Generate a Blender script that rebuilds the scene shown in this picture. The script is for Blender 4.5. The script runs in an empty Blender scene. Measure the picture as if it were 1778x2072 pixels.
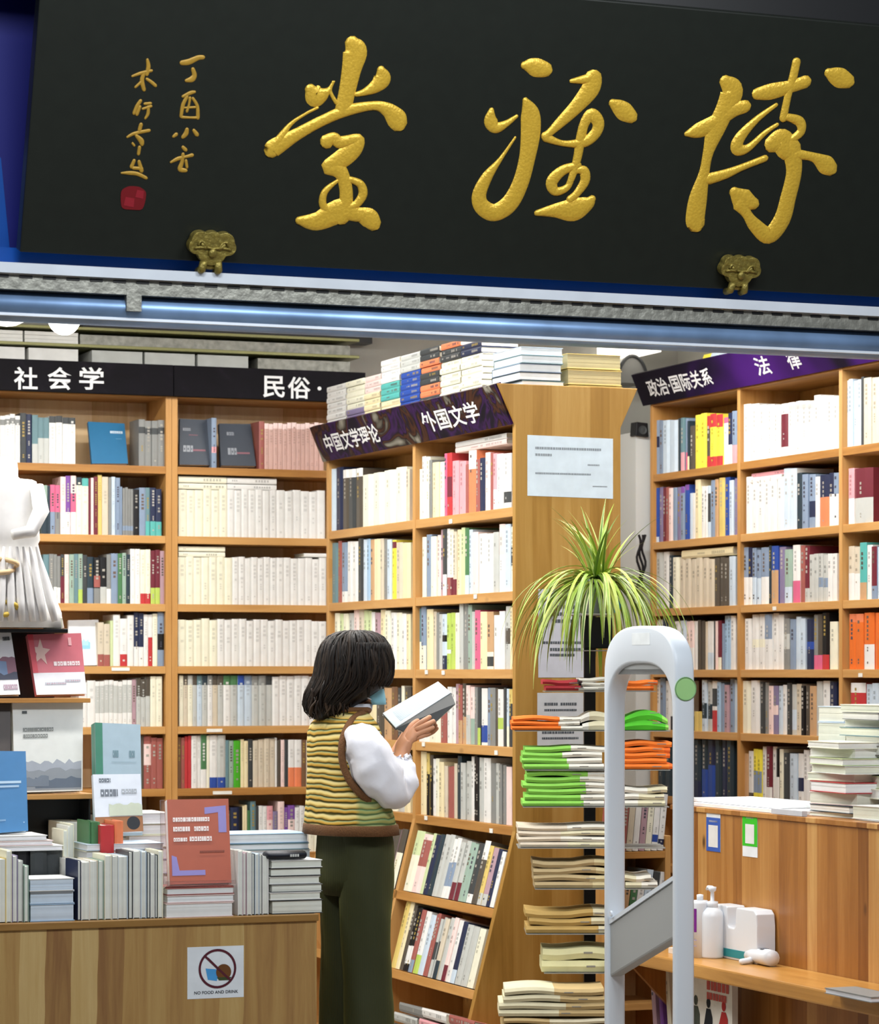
import bpy, bmesh, math, random, zlib
from mathutils import Vector, Matrix, noise

sc = bpy.context.scene
COL = sc.collection
rnd = random.Random(7)

# ------------------------------------------------------------------ frame of reference
# eye at the origin, 1.5 m up, looking along +Y; the shop is turned by ANG: p runs along the shopfront, q into the shop
F, CX, HY, EYE = 6000.0, 889.0, 1360.0, 1.5
ANG = math.radians(21.5)
ca, sa = math.cos(ANG), math.sin(ANG)
U = Vector((ca, sa, 0)); Vv = Vector((-sa, ca, 0)); Z = Vector((0, 0, 1))

def W(p, q, z): return Vector((p * ca - q * sa, p * sa + q * ca, z))
def room(v): return (v.x * ca + v.y * sa, -v.x * sa + v.y * ca)
def atY(px, py, Y): return Vector(((px - CX) / F * Y, Y, EYE + (HY - py) / F * Y))
def onQ(px, py, q): return atY(px, py, q / (ca - sa * (px - CX) / F))
def onP(px, py, p): return atY(px, py, p / (ca * (px - CX) / F + sa))
def onZ(px, py, z): return atY(px, py, (z - EYE) * F / (HY - py))
def on_plane(px, py, pt, n):
    d = Vector(((px - CX) / F, 1, (HY - py) / F)); o = Vector((0, 0, EYE))
    return o + d * ((pt - o).dot(n) / d.dot(n))

# ------------------------------------------------------------------ camera, world, exposure
cd = bpy.data.cameras.new('camera'); cam = bpy.data.objects.new('camera', cd); COL.objects.link(cam)
cam.location = (0, 0, EYE); cam.rotation_euler = (math.radians(90), 0, 0)
cd.sensor_fit = 'HORIZONTAL'; cd.sensor_width = 36; cd.lens = 36 * F / 1778
cd.shift_y = (HY - 1036) / 1778; cd.clip_start = 0.1; cd.clip_end = 100
cd.dof.use_dof = True; cd.dof.focus_distance = 9.3; cd.dof.aperture_fstop = 9.0
sc.camera = cam
wd = bpy.data.worlds.new('world'); sc.world = wd; wd.use_nodes = True
wd.node_tree.nodes['Background'].inputs[0].default_value = (0.80, 0.88, 1.0, 1)
wd.node_tree.nodes['Background'].inputs[1].default_value = 0.16
vs = sc.view_settings
vs.view_transform = 'Standard'; vs.look = 'None'; vs.gamma = 1.0; vs.use_curve_mapping = False
vs.exposure = 0.0

def area(name, loc, sx, sy, power, color=(1, 1, 1), aim=None):
    l = bpy.data.lights.new(name, 'AREA'); l.shape = 'RECTANGLE'; l.size = sx; l.size_y = sy; l.energy = power; l.color = color
    o = bpy.data.objects.new(name, l); COL.objects.link(o); o.location = loc
    if aim is None: o.rotation_euler = (0, 0, ANG)
    else: o.rotation_euler = (Vector(aim) - Vector(loc)).to_track_quat('-Z', 'Y').to_euler()
    return o
# rows of ceiling lamps inside the shop (the fixtures are built further down), and the passage lamps in front of it
LAMPS = [(p, q) for q in (8.55, 9.75, 10.95) for p in (1.7, 3.15, 4.75)]
for p, q in LAMPS: area('shop_lamp_light', W(p, q, 3.13), 1.15, 0.16, 29, (1.0, 0.985, 0.955))
for p, q in ((1.2, 4.6), (3.4, 4.6)): area('passage_lamp_light', W(p, q, 4.2), 1.4, 0.5, 80, (0.93, 0.97, 1.0), aim=W(p + .5, 8.8, 1.2))

# ------------------------------------------------------------------ colour and materials
def lin(h):
    h = h.lstrip('#'); o = []
    for i in (0, 2, 4):
        c = int(h[i:i + 2], 16) / 255; o.append(c / 12.92 if c <= 0.04045 else ((c + 0.055) / 1.055) ** 2.4)
    return (o[0], o[1], o[2], 1)
PAL = dict(w='#e6e6e3', i='#ecead4', c='#eaddb4', b='#d2c7b2', g='#bfc2be', G='#868886', D='#3d4143', K='#121317', a='#c6d6e4', A='#8496ae',
           s='#a3c2de', B='#2c4c9e', n='#232c4a', v='#83789a', V='#7d4fa0', m='#b3949e', p='#e3a2aa', P='#d4668a', R='#bd383c', M='#6e2735',
           r='#a05c55', o='#e6845a', O='#e0702e', y='#efe04c', Y='#d8c070', l='#b4cc60', L='#cbd9a8', E='#4a7a50', e='#46a824', T='#68888f',
           t='#58b0aa', q='#98b0a2', u='#c49e76', U='#775840', x='#544d44', h='#efd6d1', j='#d2aca2', d='#2a3a44')
NAMES = dict(w='white', i='ivory', c='cream yellow', b='beige', g='light grey', G='grey', D='dark grey', K='black', a='pale blue', A='slate blue',
             s='sky blue', B='blue', n='navy', v='muted violet', V='purple', m='mauve', p='pink', P='deep pink', R='red', M='maroon', r='rose brown',
             o='salmon orange', O='orange', y='yellow', Y='mustard', l='lime green', L='pale green', E='green', e='bright green', T='teal grey',
             t='turquoise', q='sage green', u='tan', U='brown', x='grey brown', h='pale pink', j='dusty rose', d='dark teal')
PALL = {k: lin(v) for k, v in PAL.items()}
def colr(c):
    if isinstance(c, tuple): return c
    return PALL[c] if c in PALL else lin(c)

def new_mat(name):
    m = bpy.data.materials.new(name); m.use_nodes = True
    return m, m.node_tree.nodes, m.node_tree.links, m.node_tree.nodes['Principled BSDF']
def plain(name, c, rough=0.5, metal=0.0, spec=0.5, bump=0.0, bscale=60, var=0.0, trans=0.0):
    m, N, L, b = new_mat(name)
    b.inputs['Base Color'].default_value = colr(c); b.inputs['Roughness'].default_value = rough; b.inputs['Metallic'].default_value = metal
    b.inputs['Specular IOR Level'].default_value = spec
    if trans: b.inputs['Transmission Weight'].default_value = trans
    if bump or var:
        tc = N.new('ShaderNodeTexCoord'); n = N.new('ShaderNodeTexNoise'); n.inputs['Scale'].default_value = bscale; n.inputs['Detail'].default_value = 4
        L.new(tc.outputs['Object'], n.inputs['Vector'])
        if bump:
            bp = N.new('ShaderNodeBump'); bp.inputs['Strength'].default_value = bump; bp.inputs['Distance'].default_value = 0.01
            L.new(n.outputs['Fac'], bp.inputs['Height']); L.new(bp.outputs['Normal'], b.inputs['Normal'])
        if var:
            hv = N.new('ShaderNodeHueSaturation'); hv.inputs['Color'].default_value = colr(c)
            mr = N.new('ShaderNodeMapRange'); mr.inputs['From Min'].default_value = .3; mr.inputs['From Max'].default_value = .7
            mr.inputs['To Min'].default_value = 1 - var; mr.inputs['To Max'].default_value = 1 + var
            L.new(n.outputs['Fac'], mr.inputs['Value']); L.new(mr.outputs['Result'], hv.inputs['Value']); L.new(hv.outputs['Color'], b.inputs['Base Color'])
    return m
def vcol(name, rough=0.5, spec=0.35, var=0.05, vscale=30):
    """base colour from the mesh's own 'Col' attribute, slightly mottled"""
    m, N, L, b = new_mat(name)
    at = N.new('ShaderNodeAttribute'); at.attribute_name = 'Col'
    tc = N.new('ShaderNodeTexCoord'); n = N.new('ShaderNodeTexNoise'); n.inputs['Scale'].default_value = vscale; n.inputs['Detail'].default_value = 3
    mr = N.new('ShaderNodeMapRange'); mr.inputs['From Min'].default_value = .3; mr.inputs['From Max'].default_value = .7
    mr.inputs['To Min'].default_value = 1 - var; mr.inputs['To Max'].default_value = 1 + var
    hv = N.new('ShaderNodeHueSaturation')
    L.new(tc.outputs['Object'], n.inputs['Vector']); L.new(n.outputs['Fac'], mr.inputs['Value']); L.new(mr.outputs['Result'], hv.inputs['Value'])
    L.new(at.outputs['Color'], hv.inputs['Color']); L.new(hv.outputs['Color'], b.inputs['Base Color'])
    b.inputs['Roughness'].default_value = rough; b.inputs['Specular IOR Level'].default_value = spec
    return m
def wood(name, cols, axis=0, plank=0.09, grain=2, rough=0.45, knots=0.5, contrast=1.0, wobble=.55, pc=.62):
    """planks across `axis` (object space), grain running along `grain`, darker knots"""
    m, N, L, b = new_mat(name)
    tc = N.new('ShaderNodeTexCoord'); sp = N.new('ShaderNodeSeparateXYZ'); L.new(tc.outputs['Object'], sp.inputs[0])
    wob = N.new('ShaderNodeTexNoise'); wob.inputs['Scale'].default_value = 1.7; L.new(tc.outputs['Object'], wob.inputs['Vector'])
    def math_(op, a, v):
        n = N.new('ShaderNodeMath'); n.operation = op
        for i, x in enumerate((a, v)):
            if hasattr(x, 'links'): L.new(x, n.inputs[i])
            else: n.inputs[i].default_value = x
        return n.outputs[0]
    x = math_('DIVIDE', sp.outputs[axis], plank)
    x = math_('ADD', x, math_('MULTIPLY', wob.outputs['Fac'], wobble))
    fl = math_('FLOOR', x, 0)
    wn = N.new('ShaderNodeTexWhiteNoise'); wn.noise_dimensions = '1D'; L.new(fl, wn.inputs['W'])
    rp = N.new('ShaderNodeValToRGB'); rp.color_ramp.interpolation = 'LINEAR'
    el = rp.color_ramp.elements
    while len(el) < len(cols): el.new(0.5)
    for i, c in enumerate(cols): el[i].position = i / (len(cols) - 1); el[i].color = colr(c)
    # long grain
    mp = N.new('ShaderNodeMapping'); s = [14.0, 14.0, 14.0]; s[grain] = 0.9; mp.inputs['Scale'].default_value = s
    L.new(tc.outputs['Object'], mp.inputs['Vector'])
    gn = N.new('ShaderNodeTexNoise'); gn.inputs['Scale'].default_value = 1.6; gn.inputs['Detail'].default_value = 6; gn.inputs['Roughness'].default_value = .65; gn.inputs['Distortion'].default_value = .6
    L.new(mp.outputs[0], gn.inputs['Vector'])
    mix = math_('ADD', math_('MULTIPLY', wn.outputs['Value'], pc), math_('MULTIPLY', math_('SUBTRACT', gn.outputs['Fac'], 0.5), 1.25 * contrast))
    mix = math_('ADD', mix, .5 - pc / 2)
    L.new(mix, rp.inputs['Fac'])
    col = rp.outputs['Color']
    if knots:
        mk = N.new('ShaderNodeMapping'); s2 = [7.0, 7.0, 7.0]; s2[grain] = 3.6; mk.inputs['Scale'].default_value = s2; L.new(tc.outputs['Object'], mk.inputs['Vector'])
        vo = N.new('ShaderNodeTexVoronoi'); vo.inputs['Scale'].default_value = 0.75; L.new(mk.outputs[0], vo.inputs['Vector'])
        kr = N.new('ShaderNodeMapRange'); kr.inputs['From Min'].default_value = .04; kr.inputs['From Max'].default_value = .085; kr.inputs['To Min'].default_value = knots; kr.inputs['To Max'].default_value = 0
        L.new(vo.outputs['Distance'], kr.inputs['Value'])
        mx = N.new('ShaderNodeMix'); mx.data_type = 'RGBA'; L.new(kr.outputs[0], mx.inputs['Factor']); L.new(col, mx.inputs['A']); mx.inputs['B'].default_value = lin('#4a2c14')
        col = mx.outputs['Result']
    L.new(col, b.inputs['Base Color'])
    b.inputs['Roughness'].default_value = rough; b.inputs['Specular IOR Level'].default_value = 0.35
    bp = N.new('ShaderNodeBump'); bp.inputs['Strength'].default_value = .12; bp.inputs['Distance'].default_value = .004
    L.new(gn.outputs['Fac'], bp.inputs['Height']); L.new(bp.outputs['Normal'], b.inputs['Normal'])
    return m
def emit(name, c, s):
    m, N, L, b = new_mat(name)
    b.inputs['Base Color'].default_value = colr(c); b.inputs['Emission Color'].default_value = colr(c); b.inputs['Emission Strength'].default_value = s
    return m

PINE = ('#9a6832', '#b58244', '#c69558', '#d1a468')
M_BOOK = vcol('printed_paper', 0.42, 0.4, 0.035)
M_PAPER = vcol('soft_paper', 0.7, 0.2, 0.06, 18)
M_PAINT = vcol('painted', 0.45, 0.4, 0.02)
M_SHELFQ = wood('pine_board_long', PINE, axis=2, plank=0.6, grain=1, knots=.35)
M_SHELFP = wood('pine_board_across', PINE, axis=2, plank=0.6, grain=0, knots=.35)
M_UPR = wood('pine_upright', PINE, axis=1, plank=0.35, grain=2, knots=.35)
M_BACK = wood('pine_back_board', ('#c49a62', '#d8b480', '#e2c292', '#ead0a6'), axis=0, plank=.16, grain=2, knots=.45)
M_BACKQ = wood('pine_back_board_long', ('#8e5f2c', '#a9793c', '#b98848', '#c79858'), axis=1, plank=.16, grain=2, knots=.4)
M_END = wood('golden_end_panel', ('#8a6428', '#a37a38', '#b08846', '#bd9856'), axis=0, plank=.075, grain=2, rough=.42, knots=.25, wobble=.2, pc=.5)
M_TABLE = wood('knotty_pine_front', ('#85603a', '#a3804c', '#b4965e', '#c4aa76'), axis=0, plank=.075, grain=2, rough=.5, knots=.9, contrast=.9, wobble=.8, pc=.85)
M_TABTOP = wood('table_top_pine', ('#6d4a26', '#85602f', '#96713c', '#a27e48'), axis=1, plank=.12, grain=0, knots=.4)
M_COUNTER = wood('counter_pine_front', ('#845022', '#a56d32', '#ba8446', '#d2a464'), axis=1, plank=.062, grain=2, rough=.38, knots=.9, contrast=.8, wobble=.15, pc=.95)
M_LEDGE = wood('counter_ledge_pine', ('#b07a36', '#c68f47', '#d6a55e', '#dfb473'), axis=0, plank=.11, grain=1, rough=.28, knots=.2)
M_BLACK = plain('black_metal', '#0c0d0f', .4)
M_GOLD = plain('gold_leaf', '#d9b13c', .36, metal=0.35, spec=.5, bump=.25, bscale=140, var=.08)
M_GOLDD = plain('dull_gold', '#a8832c', .5, metal=0.2, var=.1, bscale=80)
M_SIGN = plain('sign_lacquer', '#161a15', .42, spec=.4, bump=.03, bscale=25, var=.08)
M_BRONZE = plain('old_bronze', '#8a7c3c', .42, metal=.55, bump=.5, bscale=90, var=.25)
M_BLUE = plain('blue_fascia', '#050f70', .5, spec=.3)
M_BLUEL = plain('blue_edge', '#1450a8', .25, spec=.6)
M_WHITEP = plain('white_plastic', '#dfe3e8', .35)
M_GATE = plain('gate_plastic', '#d8e0e8', .38, spec=.4)
M_GATEG = plain('gate_grey_plastic', '#a5a8a8', .5)
M_ALU = plain('aluminium', '#e4ecf6', .35, metal=.25, bump=.15, bscale=8, var=.06)
M_STEELB = plain('blue_tinted_steel', '#86a6d0', .42, metal=.55, bump=.12, bscale=5, var=.25)  # blue tint puts the fascia's reflection into the base colour
M_GALV = plain('dull_zinc', '#8c8c84', .5, metal=.6, bump=.4, bscale=40, var=.25)
M_LETTER = plain('white_lettering', '#e4e6e8', .5)

# ------------------------------------------------------------------ mesh builder
class MB:
    def __init__(s): s.v = []; s.f = []; s.c = []; s.m = []
    def add(s, pts, faces, col='w', mi=0):
        b = len(s.v); s.v += [Vector(p) for p in pts]
        c = colr(col) if not isinstance(col, list) else None
        for i, f in enumerate(faces):
            s.f.append([b + k for k in f]); s.c.append(c if c else colr(col[i])); s.m.append(mi)
    def quad(s, a, b, c, d, col='w', mi=0): s.add([a, b, c, d], [(0, 1, 2, 3)], col, mi)
    def poly(s, pts, col='w', mi=0): s.add(pts, [tuple(range(len(pts)))], col, mi)
    def box(s, o, ax, ay, az, col='w', mi=0):
        """corner o, edges ax (right), ay (back), az (up); col may be a list: front, back, left, right, bottom, top"""
        o = Vector(o); P = [o, o + ax, o + ax + ay, o + ay]; P += [p + az for p in P]
        s.add(P, [(0, 1, 5, 4), (2, 3, 7, 6), (3, 0, 4, 7), (1, 2, 6, 5), (3, 2, 1, 0), (4, 5, 6, 7)], col, mi)
    def rb(s, p0, p1, q0, q1, z0, z1, col='w', mi=0):
        s.box(W(p0, q0, z0), U * (p1 - p0), Vv * (q1 - q0), Z * (z1 - z0), col, mi)
    def prism(s, pts, off, col='w', mi=0):
        """polygon pts (front, counter-clockwise seen from the front) pushed back by off"""
        n = len(pts); P = [Vector(p) for p in pts] + [Vector(p) + off for p in pts]
        s.add(P, [tuple(range(n)), tuple(range(2 * n - 1, n - 1, -1))] + [(i + n, (i + 1) % n + n, (i + 1) % n, i) for i in range(n)], col, mi)
    def loft(s, rings, col='w', mi=0, caps=True, closed=False):
        n = len(rings[0]); b = []
        P = [p for r in rings for p in r]; fs = []
        for k in range(len(rings) - 1):
            for i in range(n):
                j = (i + 1) % n; fs.append((k * n + i, k * n + j, (k + 1) * n + j, (k + 1) * n + i))
        if closed:
            k = len(rings) - 1
            for i in range(n):
                j = (i + 1) % n; fs.append((k * n + i, k * n + j, j, i))
        elif caps:
            fs.append(tuple(range(n - 1, -1, -1))); fs.append(tuple((len(rings) - 1) * n + i for i in range(n)))
        s.add(P, fs, col, mi)
    def tube(s, path, rad, n=10, col='w', mi=0, caps=True, closed=False):
        path = [Vector(p) for p in path]; m = len(path); rings = []
        if not hasattr(rad, '__len__'): rad = [rad] * m
        ref = None
        for i in range(m):
            if closed: t = path[(i + 1) % m] - path[i - 1]
            else: t = path[min(i + 1, m - 1)] - path[max(i - 1, 0)]
            t.normalize()
            if ref is None: ref = Z if abs(t.z) < .9 else Vector((1, 0, 0))
            a = t.cross(ref)
            if a.length < 1e-4: a = t.cross(Vector((0, 1, 0)))
            a.normalize(); bb = a.cross(t).normalized(); ref = bb
            rings.append([path[i] + (a * math.cos(6.28319 * k / n) + bb * math.sin(6.28319 * k / n)) * rad[i] for k in range(n)])
        s.loft(rings, col, mi, caps, closed)
    def lathe(s, c, prof, n=24, col='w', mi=0, ex=None, ey=None, ez=None):
        c = Vector(c); ex = ex or Vector((1, 0, 0)); ey = ey or Vector((0, 1, 0)); ez = ez or Z
        s.loft([[c + ez * z + (ex * math.cos(6.28319 * k / n) + ey * math.sin(6.28319 * k / n)) * r for k in range(n)] for r, z in prof], col, mi)
    def ball(s, c, r, col='w', mi=0, n=16, sz=1.0):
        s.lathe(c, [(max(1e-4, r * math.sin(math.pi * k / 10)), -r * sz * math.cos(math.pi * k / 10)) for k in range(11)], n, col, mi)
    def build(s, name, mats, parent=None, origin=None, rot=0.0, smooth=False, bevel=0.0):
        if not isinstance(mats, (list, tuple)): mats = [mats]
        if parent is not None:
            origin = Vector(parent['_o']); rot = parent['_r']
        elif origin is None:
            xs = [v.x for v in s.v]; ys = [v.y for v in s.v]; zs = [v.z for v in s.v]
            origin = Vector(((min(xs) + max(xs)) / 2, (min(ys) + max(ys)) / 2, min(zs)))
        origin = Vector(origin); R = Matrix.Rotation(-rot, 3, 'Z')
        me = bpy.data.meshes.new(name); me.from_pydata([R @ (v - origin) for v in s.v], [], s.f)
        me.polygons.foreach_set('material_index', s.m)
        ca_ = me.color_attributes.new('Col', 'FLOAT_COLOR', 'CORNER'); buf = []
        for f, c in zip(s.f, s.c): buf += list(c) * len(f)
        ca_.data.foreach_set('color', buf)
        if smooth: me.polygons.foreach_set('use_smooth', [True] * len(s.f))
        for m in mats: me.materials.append(m)
        me.update()
        if bevel:
            bm = bmesh.new(); bm.from_mesh(me)
            bmesh.ops.bevel(bm, geom=[e for e in bm.edges], offset=bevel, segments=2, affect='EDGES', profile=.6, clamp_overlap=True)
            bm.to_mesh(me); bm.free()
        o = bpy.data.objects.new(name, me); COL.objects.link(o)
        if parent is not None: o.parent = parent
        else: o.location = origin; o.rotation_euler = (0, 0, rot)
        o['_o'] = tuple(origin); o['_r'] = rot
        return o
def thing(name, label, cat, origin, rot=0.0, group=None):
    o = bpy.data.objects.new(name, None); COL.objects.link(o); o.location = origin; o.rotation_euler = (0, 0, rot)
    o.empty_display_size = .1; o['_o'] = tuple(origin); o['_r'] = rot
    return tag(o, label, cat, group)
def tag(o, label, cat, group=None):
    o['label'] = label; o['category'] = cat
    if group: o['group'] = group
    return o
def struct(o): o['kind'] = 'structure'; return o
def sub(mb, name, mats, parent, **k):
    """a sub-part: parented to a part, built in that part's frame (identity relative to the thing)"""
    return mb.build(name, mats, parent, **k)

def text_mesh(body, size, extrude=0.0, bold=.018):
    cu = bpy.data.curves.new('t', 'FONT'); cu.body = body; cu.size = size; cu.extrude = extrude; cu.resolution_u = 3; cu.offset = bold
    ob = bpy.data.objects.new('t', cu); COL.objects.link(ob)
    dg = bpy.context.evaluated_depsgraph_get(); me = bpy.data.meshes.new_from_object(ob.evaluated_get(dg))
    vs_ = [v.co.copy() for v in me.vertices]; fs = [tuple(p.vertices) for p in me.polygons]
    bpy.data.objects.remove(ob); bpy.data.curves.remove(cu); bpy.data.meshes.remove(me)
    return vs_, fs
def add_text(mb, body, o, ex, ey, w, h, n, col='w', mi=0, depth=.002, shear=0.0):
    """fit the text into the rectangle at o spanned by unit vectors ex (w long) and ey (h high), raised along n"""
    vs_, fs = text_mesh(body, 1.0)
    if not vs_: return
    x0 = min(v.x for v in vs_); x1 = max(v.x for v in vs_); y0 = min(v.y for v in vs_); y1 = max(v.y for v in vs_)
    P = []
    for v in vs_:
        fx = (v.x - x0) / (x1 - x0); fy = (v.y - y0) / (y1 - y0)
        P.append(o + ex * ((fx + shear * (fy - .5)) * w) + ey * (fy * h) + n * depth)
    mb.add(P, fs, col, mi)
def bars(mb, o, ex, ey, n, spec, col='D', depth=.0008, mi=0):
    """rows of small illegible print: spec = [(x0,x1,y0,y1)] in metres on the sheet"""
    for x0, x1, y0, y1 in spec:
        x = x0
        while x < x1 - .001:
            wd_ = min(rnd.uniform(.5, 1.0) * (y1 - y0), x1 - x)
            mb.quad(o + ex * x + ey * y0 + n * depth, o + ex * (x + wd_) + ey * y0 + n * depth, o + ex * (x + wd_) + ey * y1 + n * depth, o + ex * x + ey * y1 + n * depth, col, mi)
            x += wd_ * 1.25

# ================================================================== THE SETTING
Q_FRONT, Q_BACK = 7.62, 12.62
def struct_box(name, mat, p0, p1, q0, q1, z0, z1, **k):
    m = MB(); m.rb(p0, p1, q0, q1, z0, z1); return struct(m.build(name, mat, origin=W(p0, q0, z0), rot=ANG, **k))
M_FLOOR = plain('floor_tiles', '#8d8378', .35, var=.08, bscale=6)
M_WALL = plain('wall_paint', '#b9bab4', .7, var=.03, bscale=10)
M_CEIL = plain('ceiling_paint', '#d6d6d2', .8)
struct_box('floor', M_FLOOR, -3, 8, -1.0, Q_BACK, -.1, 0)
struct_box('ceiling', M_CEIL, 0.3, 6.3, Q_FRONT + .15, Q_BACK, 3.25, 3.35)
struct_box('wall_back', M_WALL, 0.3, 6.3, Q_BACK, Q_BACK + .12, 0, 3.35)
struct_box('wall_left', M_WALL, 0.3, 0.42, Q_FRONT, Q_BACK, 0, 3.35)
struct_box('wall_right', M_WALL, 6.18, 6.3, Q_FRONT, Q_BACK, 0, 3.35)
# blue fascia behind the sign, its lower edge strip and the black soffit above
struct_box('wall_front', M_BLUE, 0.3, 6.3, Q_FRONT, Q_FRONT + .12, 2.575, 4.1)
struct_box('trim_1', M_BLUEL, 0.3, 6.3, 7.555, 7.62, 2.535, 2.60)
struct_box('trim_2', M_BLACK, 0.3, 6.3, 7.27, 7.618, 3.31, 4.1)
m = MB(); m.prism([onQ(-60, 505, 7.612), onQ(20, 508, 7.612), onQ(2, 320, 7.612), onQ(-60, 250, 7.612)], Vv * .006); struct(m.build('trim_highlight', M_BLUEL, rot=ANG))  # lighter blue wedge, a painted highlight for the fascia's lit lower corner

# roller-shutter header: a bright flange, a perforated zinc angle and a steel guide tube
hd = thing('shutter_header', 'long steel shutter header with blue-tinted guide rail across the shop opening', 'shutter header', W(0.45, 7.5, 2.42), ANG)
def strip_pts(prof, p): return [W(p, q, z) for q, z in prof]
def extrude_u(prof, col, name, mat, smooth=False):
    m = MB(); m.loft([strip_pts(prof, 0.45), strip_pts(prof, 6.15)], col); return m.build(name, mat, hd, smooth=smooth)
extrude_u([(7.455, 2.548), (7.62, 2.548), (7.62, 2.533), (7.46, 2.522)], 'w', 'flange', M_ALU)
zb = 2.522
m = MB(); m.loft([strip_pts([(7.475, 2.520), (7.62, 2.520), (7.62, 2.482), (7.475, 2.482)], p) for p in (0.45, 6.15)], 'g')
p = 1.6
while p < 4.9:
    m.rb(p, p + .034, 7.4725, 7.4752, 2.512, 2.519, 'K', 1); p += .062
m.build('perforated_angle', [M_GALV, M_BLACK], hd)
n = 20; prof = []
for k in range(n):
    t = 6.28319 * k / n; prof.append((7.56 + .075 * math.cos(t), 2.449 + .040 * math.sin(t)))
extrude_u(prof, 'a', 'guide_tube', M_STEELB, True)
m = MB(); m.rb(2.07, 2.11, 7.474, 7.50, 2.44, 2.50); m.build('bracket', M_GALV, hd)
m = MB(); m.loft([strip_pts([(7.50, 2.432), (7.58, 2.432), (7.58, 2.418), (7.50, 2.418)], p) for p in (0.45, 6.15)], 'w'); m.build('lower_lip', M_ALU, hd)

# ================================================================== THE SIGN
SB = onQ(40, 510, 7.47); SUP = (Z * .72 - Vv * .25).normalized(); SN = U.cross(SUP).normalized()
SLEN, SHT = 2.95, math.hypot(.72, .25)
sign = thing('shop_sign', 'black lacquered shop sign board with large gold calligraphy and a red seal', 'sign', SB, ANG)
m = MB(); m.box(SB, U * SLEN, -SN * .045, SUP * SHT); m.build('board', M_SIGN, sign, bevel=.004)
def catmull(P, sub_=6):
    out = []
    for i in range(len(P) - 1):
        p0, p1, p2, p3 = P[max(i - 1, 0)], P[i], P[i + 1], P[min(i + 2, len(P) - 1)]
        for k in range(sub_):
            t = k / sub_
            out.append(tuple(.5 * (2 * b + (c - a) * t + (2 * a - 5 * b + 4 * c - d) * t * t + (3 * b - a - 3 * c + d) * t ** 3) for a, b, c, d in zip(p0, p1, p2, p3)))
    out.append(P[-1]); return out
def stroke(mb, pts, pt=SB, nrm=SN, lift=.0055, wk=1.0):
    P = catmull([tuple(map(float, p)) for p in pts])
    # rounded ends
    def ext(a, b):
        dx, dy = a[0] - b[0], a[1] - b[1]; l = math.hypot(dx, dy) or 1
        r = a[2] / 2; return [(a[0] + dx / l * r * .95, a[1] + dy / l * r * .95, a[2] * .25), (a[0] + dx / l * r * .6, a[1] + dy / l * r * .6, a[2] * .78)]
    P = ext(P[0], P[1]) + P + ext(P[-1], P[-2])[::-1]
    Q = [on_plane(x, y, pt, nrm) for x, y, w_ in P]
    R = [max(w_, 3) * wk / 2 * q.y / F for (x, y, w_), q in zip(P, Q)]
    rings = []
    for i in range(len(Q)):
        t = (Q[min(i + 1, len(Q) - 1)] - Q[max(i - 1, 0)]).normalized(); s_ = nrm.cross(t).normalized(); r = R[i]; h = min(lift, r * .55)
        rings.append([Q[i] + s_ * a * r + nrm * (.0008 + b_ * h) for a, b_ in ((-1, 0), (-.8, .62), (-.4, .92), (0, 1), (.4, .92), (.8, .62), (1, 0))])
    n = 7; fs = []
    for k in range(len(rings) - 1):
        for i in range(n - 1): fs.append((k * n + i, k * n + i + 1, (k + 1) * n + i + 1, (k + 1) * n + i))
    mb.add([p for r in rings for p in r], fs, 'Y')
CH_TANG = [[(711, 86, 26), (718, 104, 44), (711, 140, 36), (703, 180, 31), (694, 222, 30)],
 [(770, 140, 14), (773, 158, 32), (760, 174, 24), (738, 186, 13), (720, 191, 8)],
 [(627, 180, 20), (637, 194, 38), (652, 191, 26), (666, 180, 8), (675, 164, 5), (668, 184, 6), (680, 208, 7)],
 [(548, 305, 28), (556, 298, 32), (600, 272, 22), (650, 245, 19), (700, 224, 20), (755, 214, 16), (782, 221, 24), (800, 238, 36), (806, 248, 34)],
 [(556, 296, 20), (585, 254, 8), (615, 232, 5), (642, 218, 5)],
 [(660, 287, 26), (675, 278, 18), (688, 288, 22), (724, 282, 20), (716, 300, 32), (690, 322, 34), (662, 338, 24), (682, 342, 28), (694, 358, 24), (700, 388, 24), (698, 420, 26), (690, 440, 30)],
 [(705, 362, 10), (728, 372, 14), (734, 392, 17), (722, 412, 15), (705, 420, 14)],
 [(682, 366, 6), (657, 388, 12), (653, 414, 14), (668, 430, 14)],
 [(604, 446, 14), (640, 448, 32), (688, 434, 30), (718, 432, 22), (744, 440, 34), (756, 452, 28)],
 [(632, 448, 20), (690, 424, 40), (725, 437, 22)]]
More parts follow.
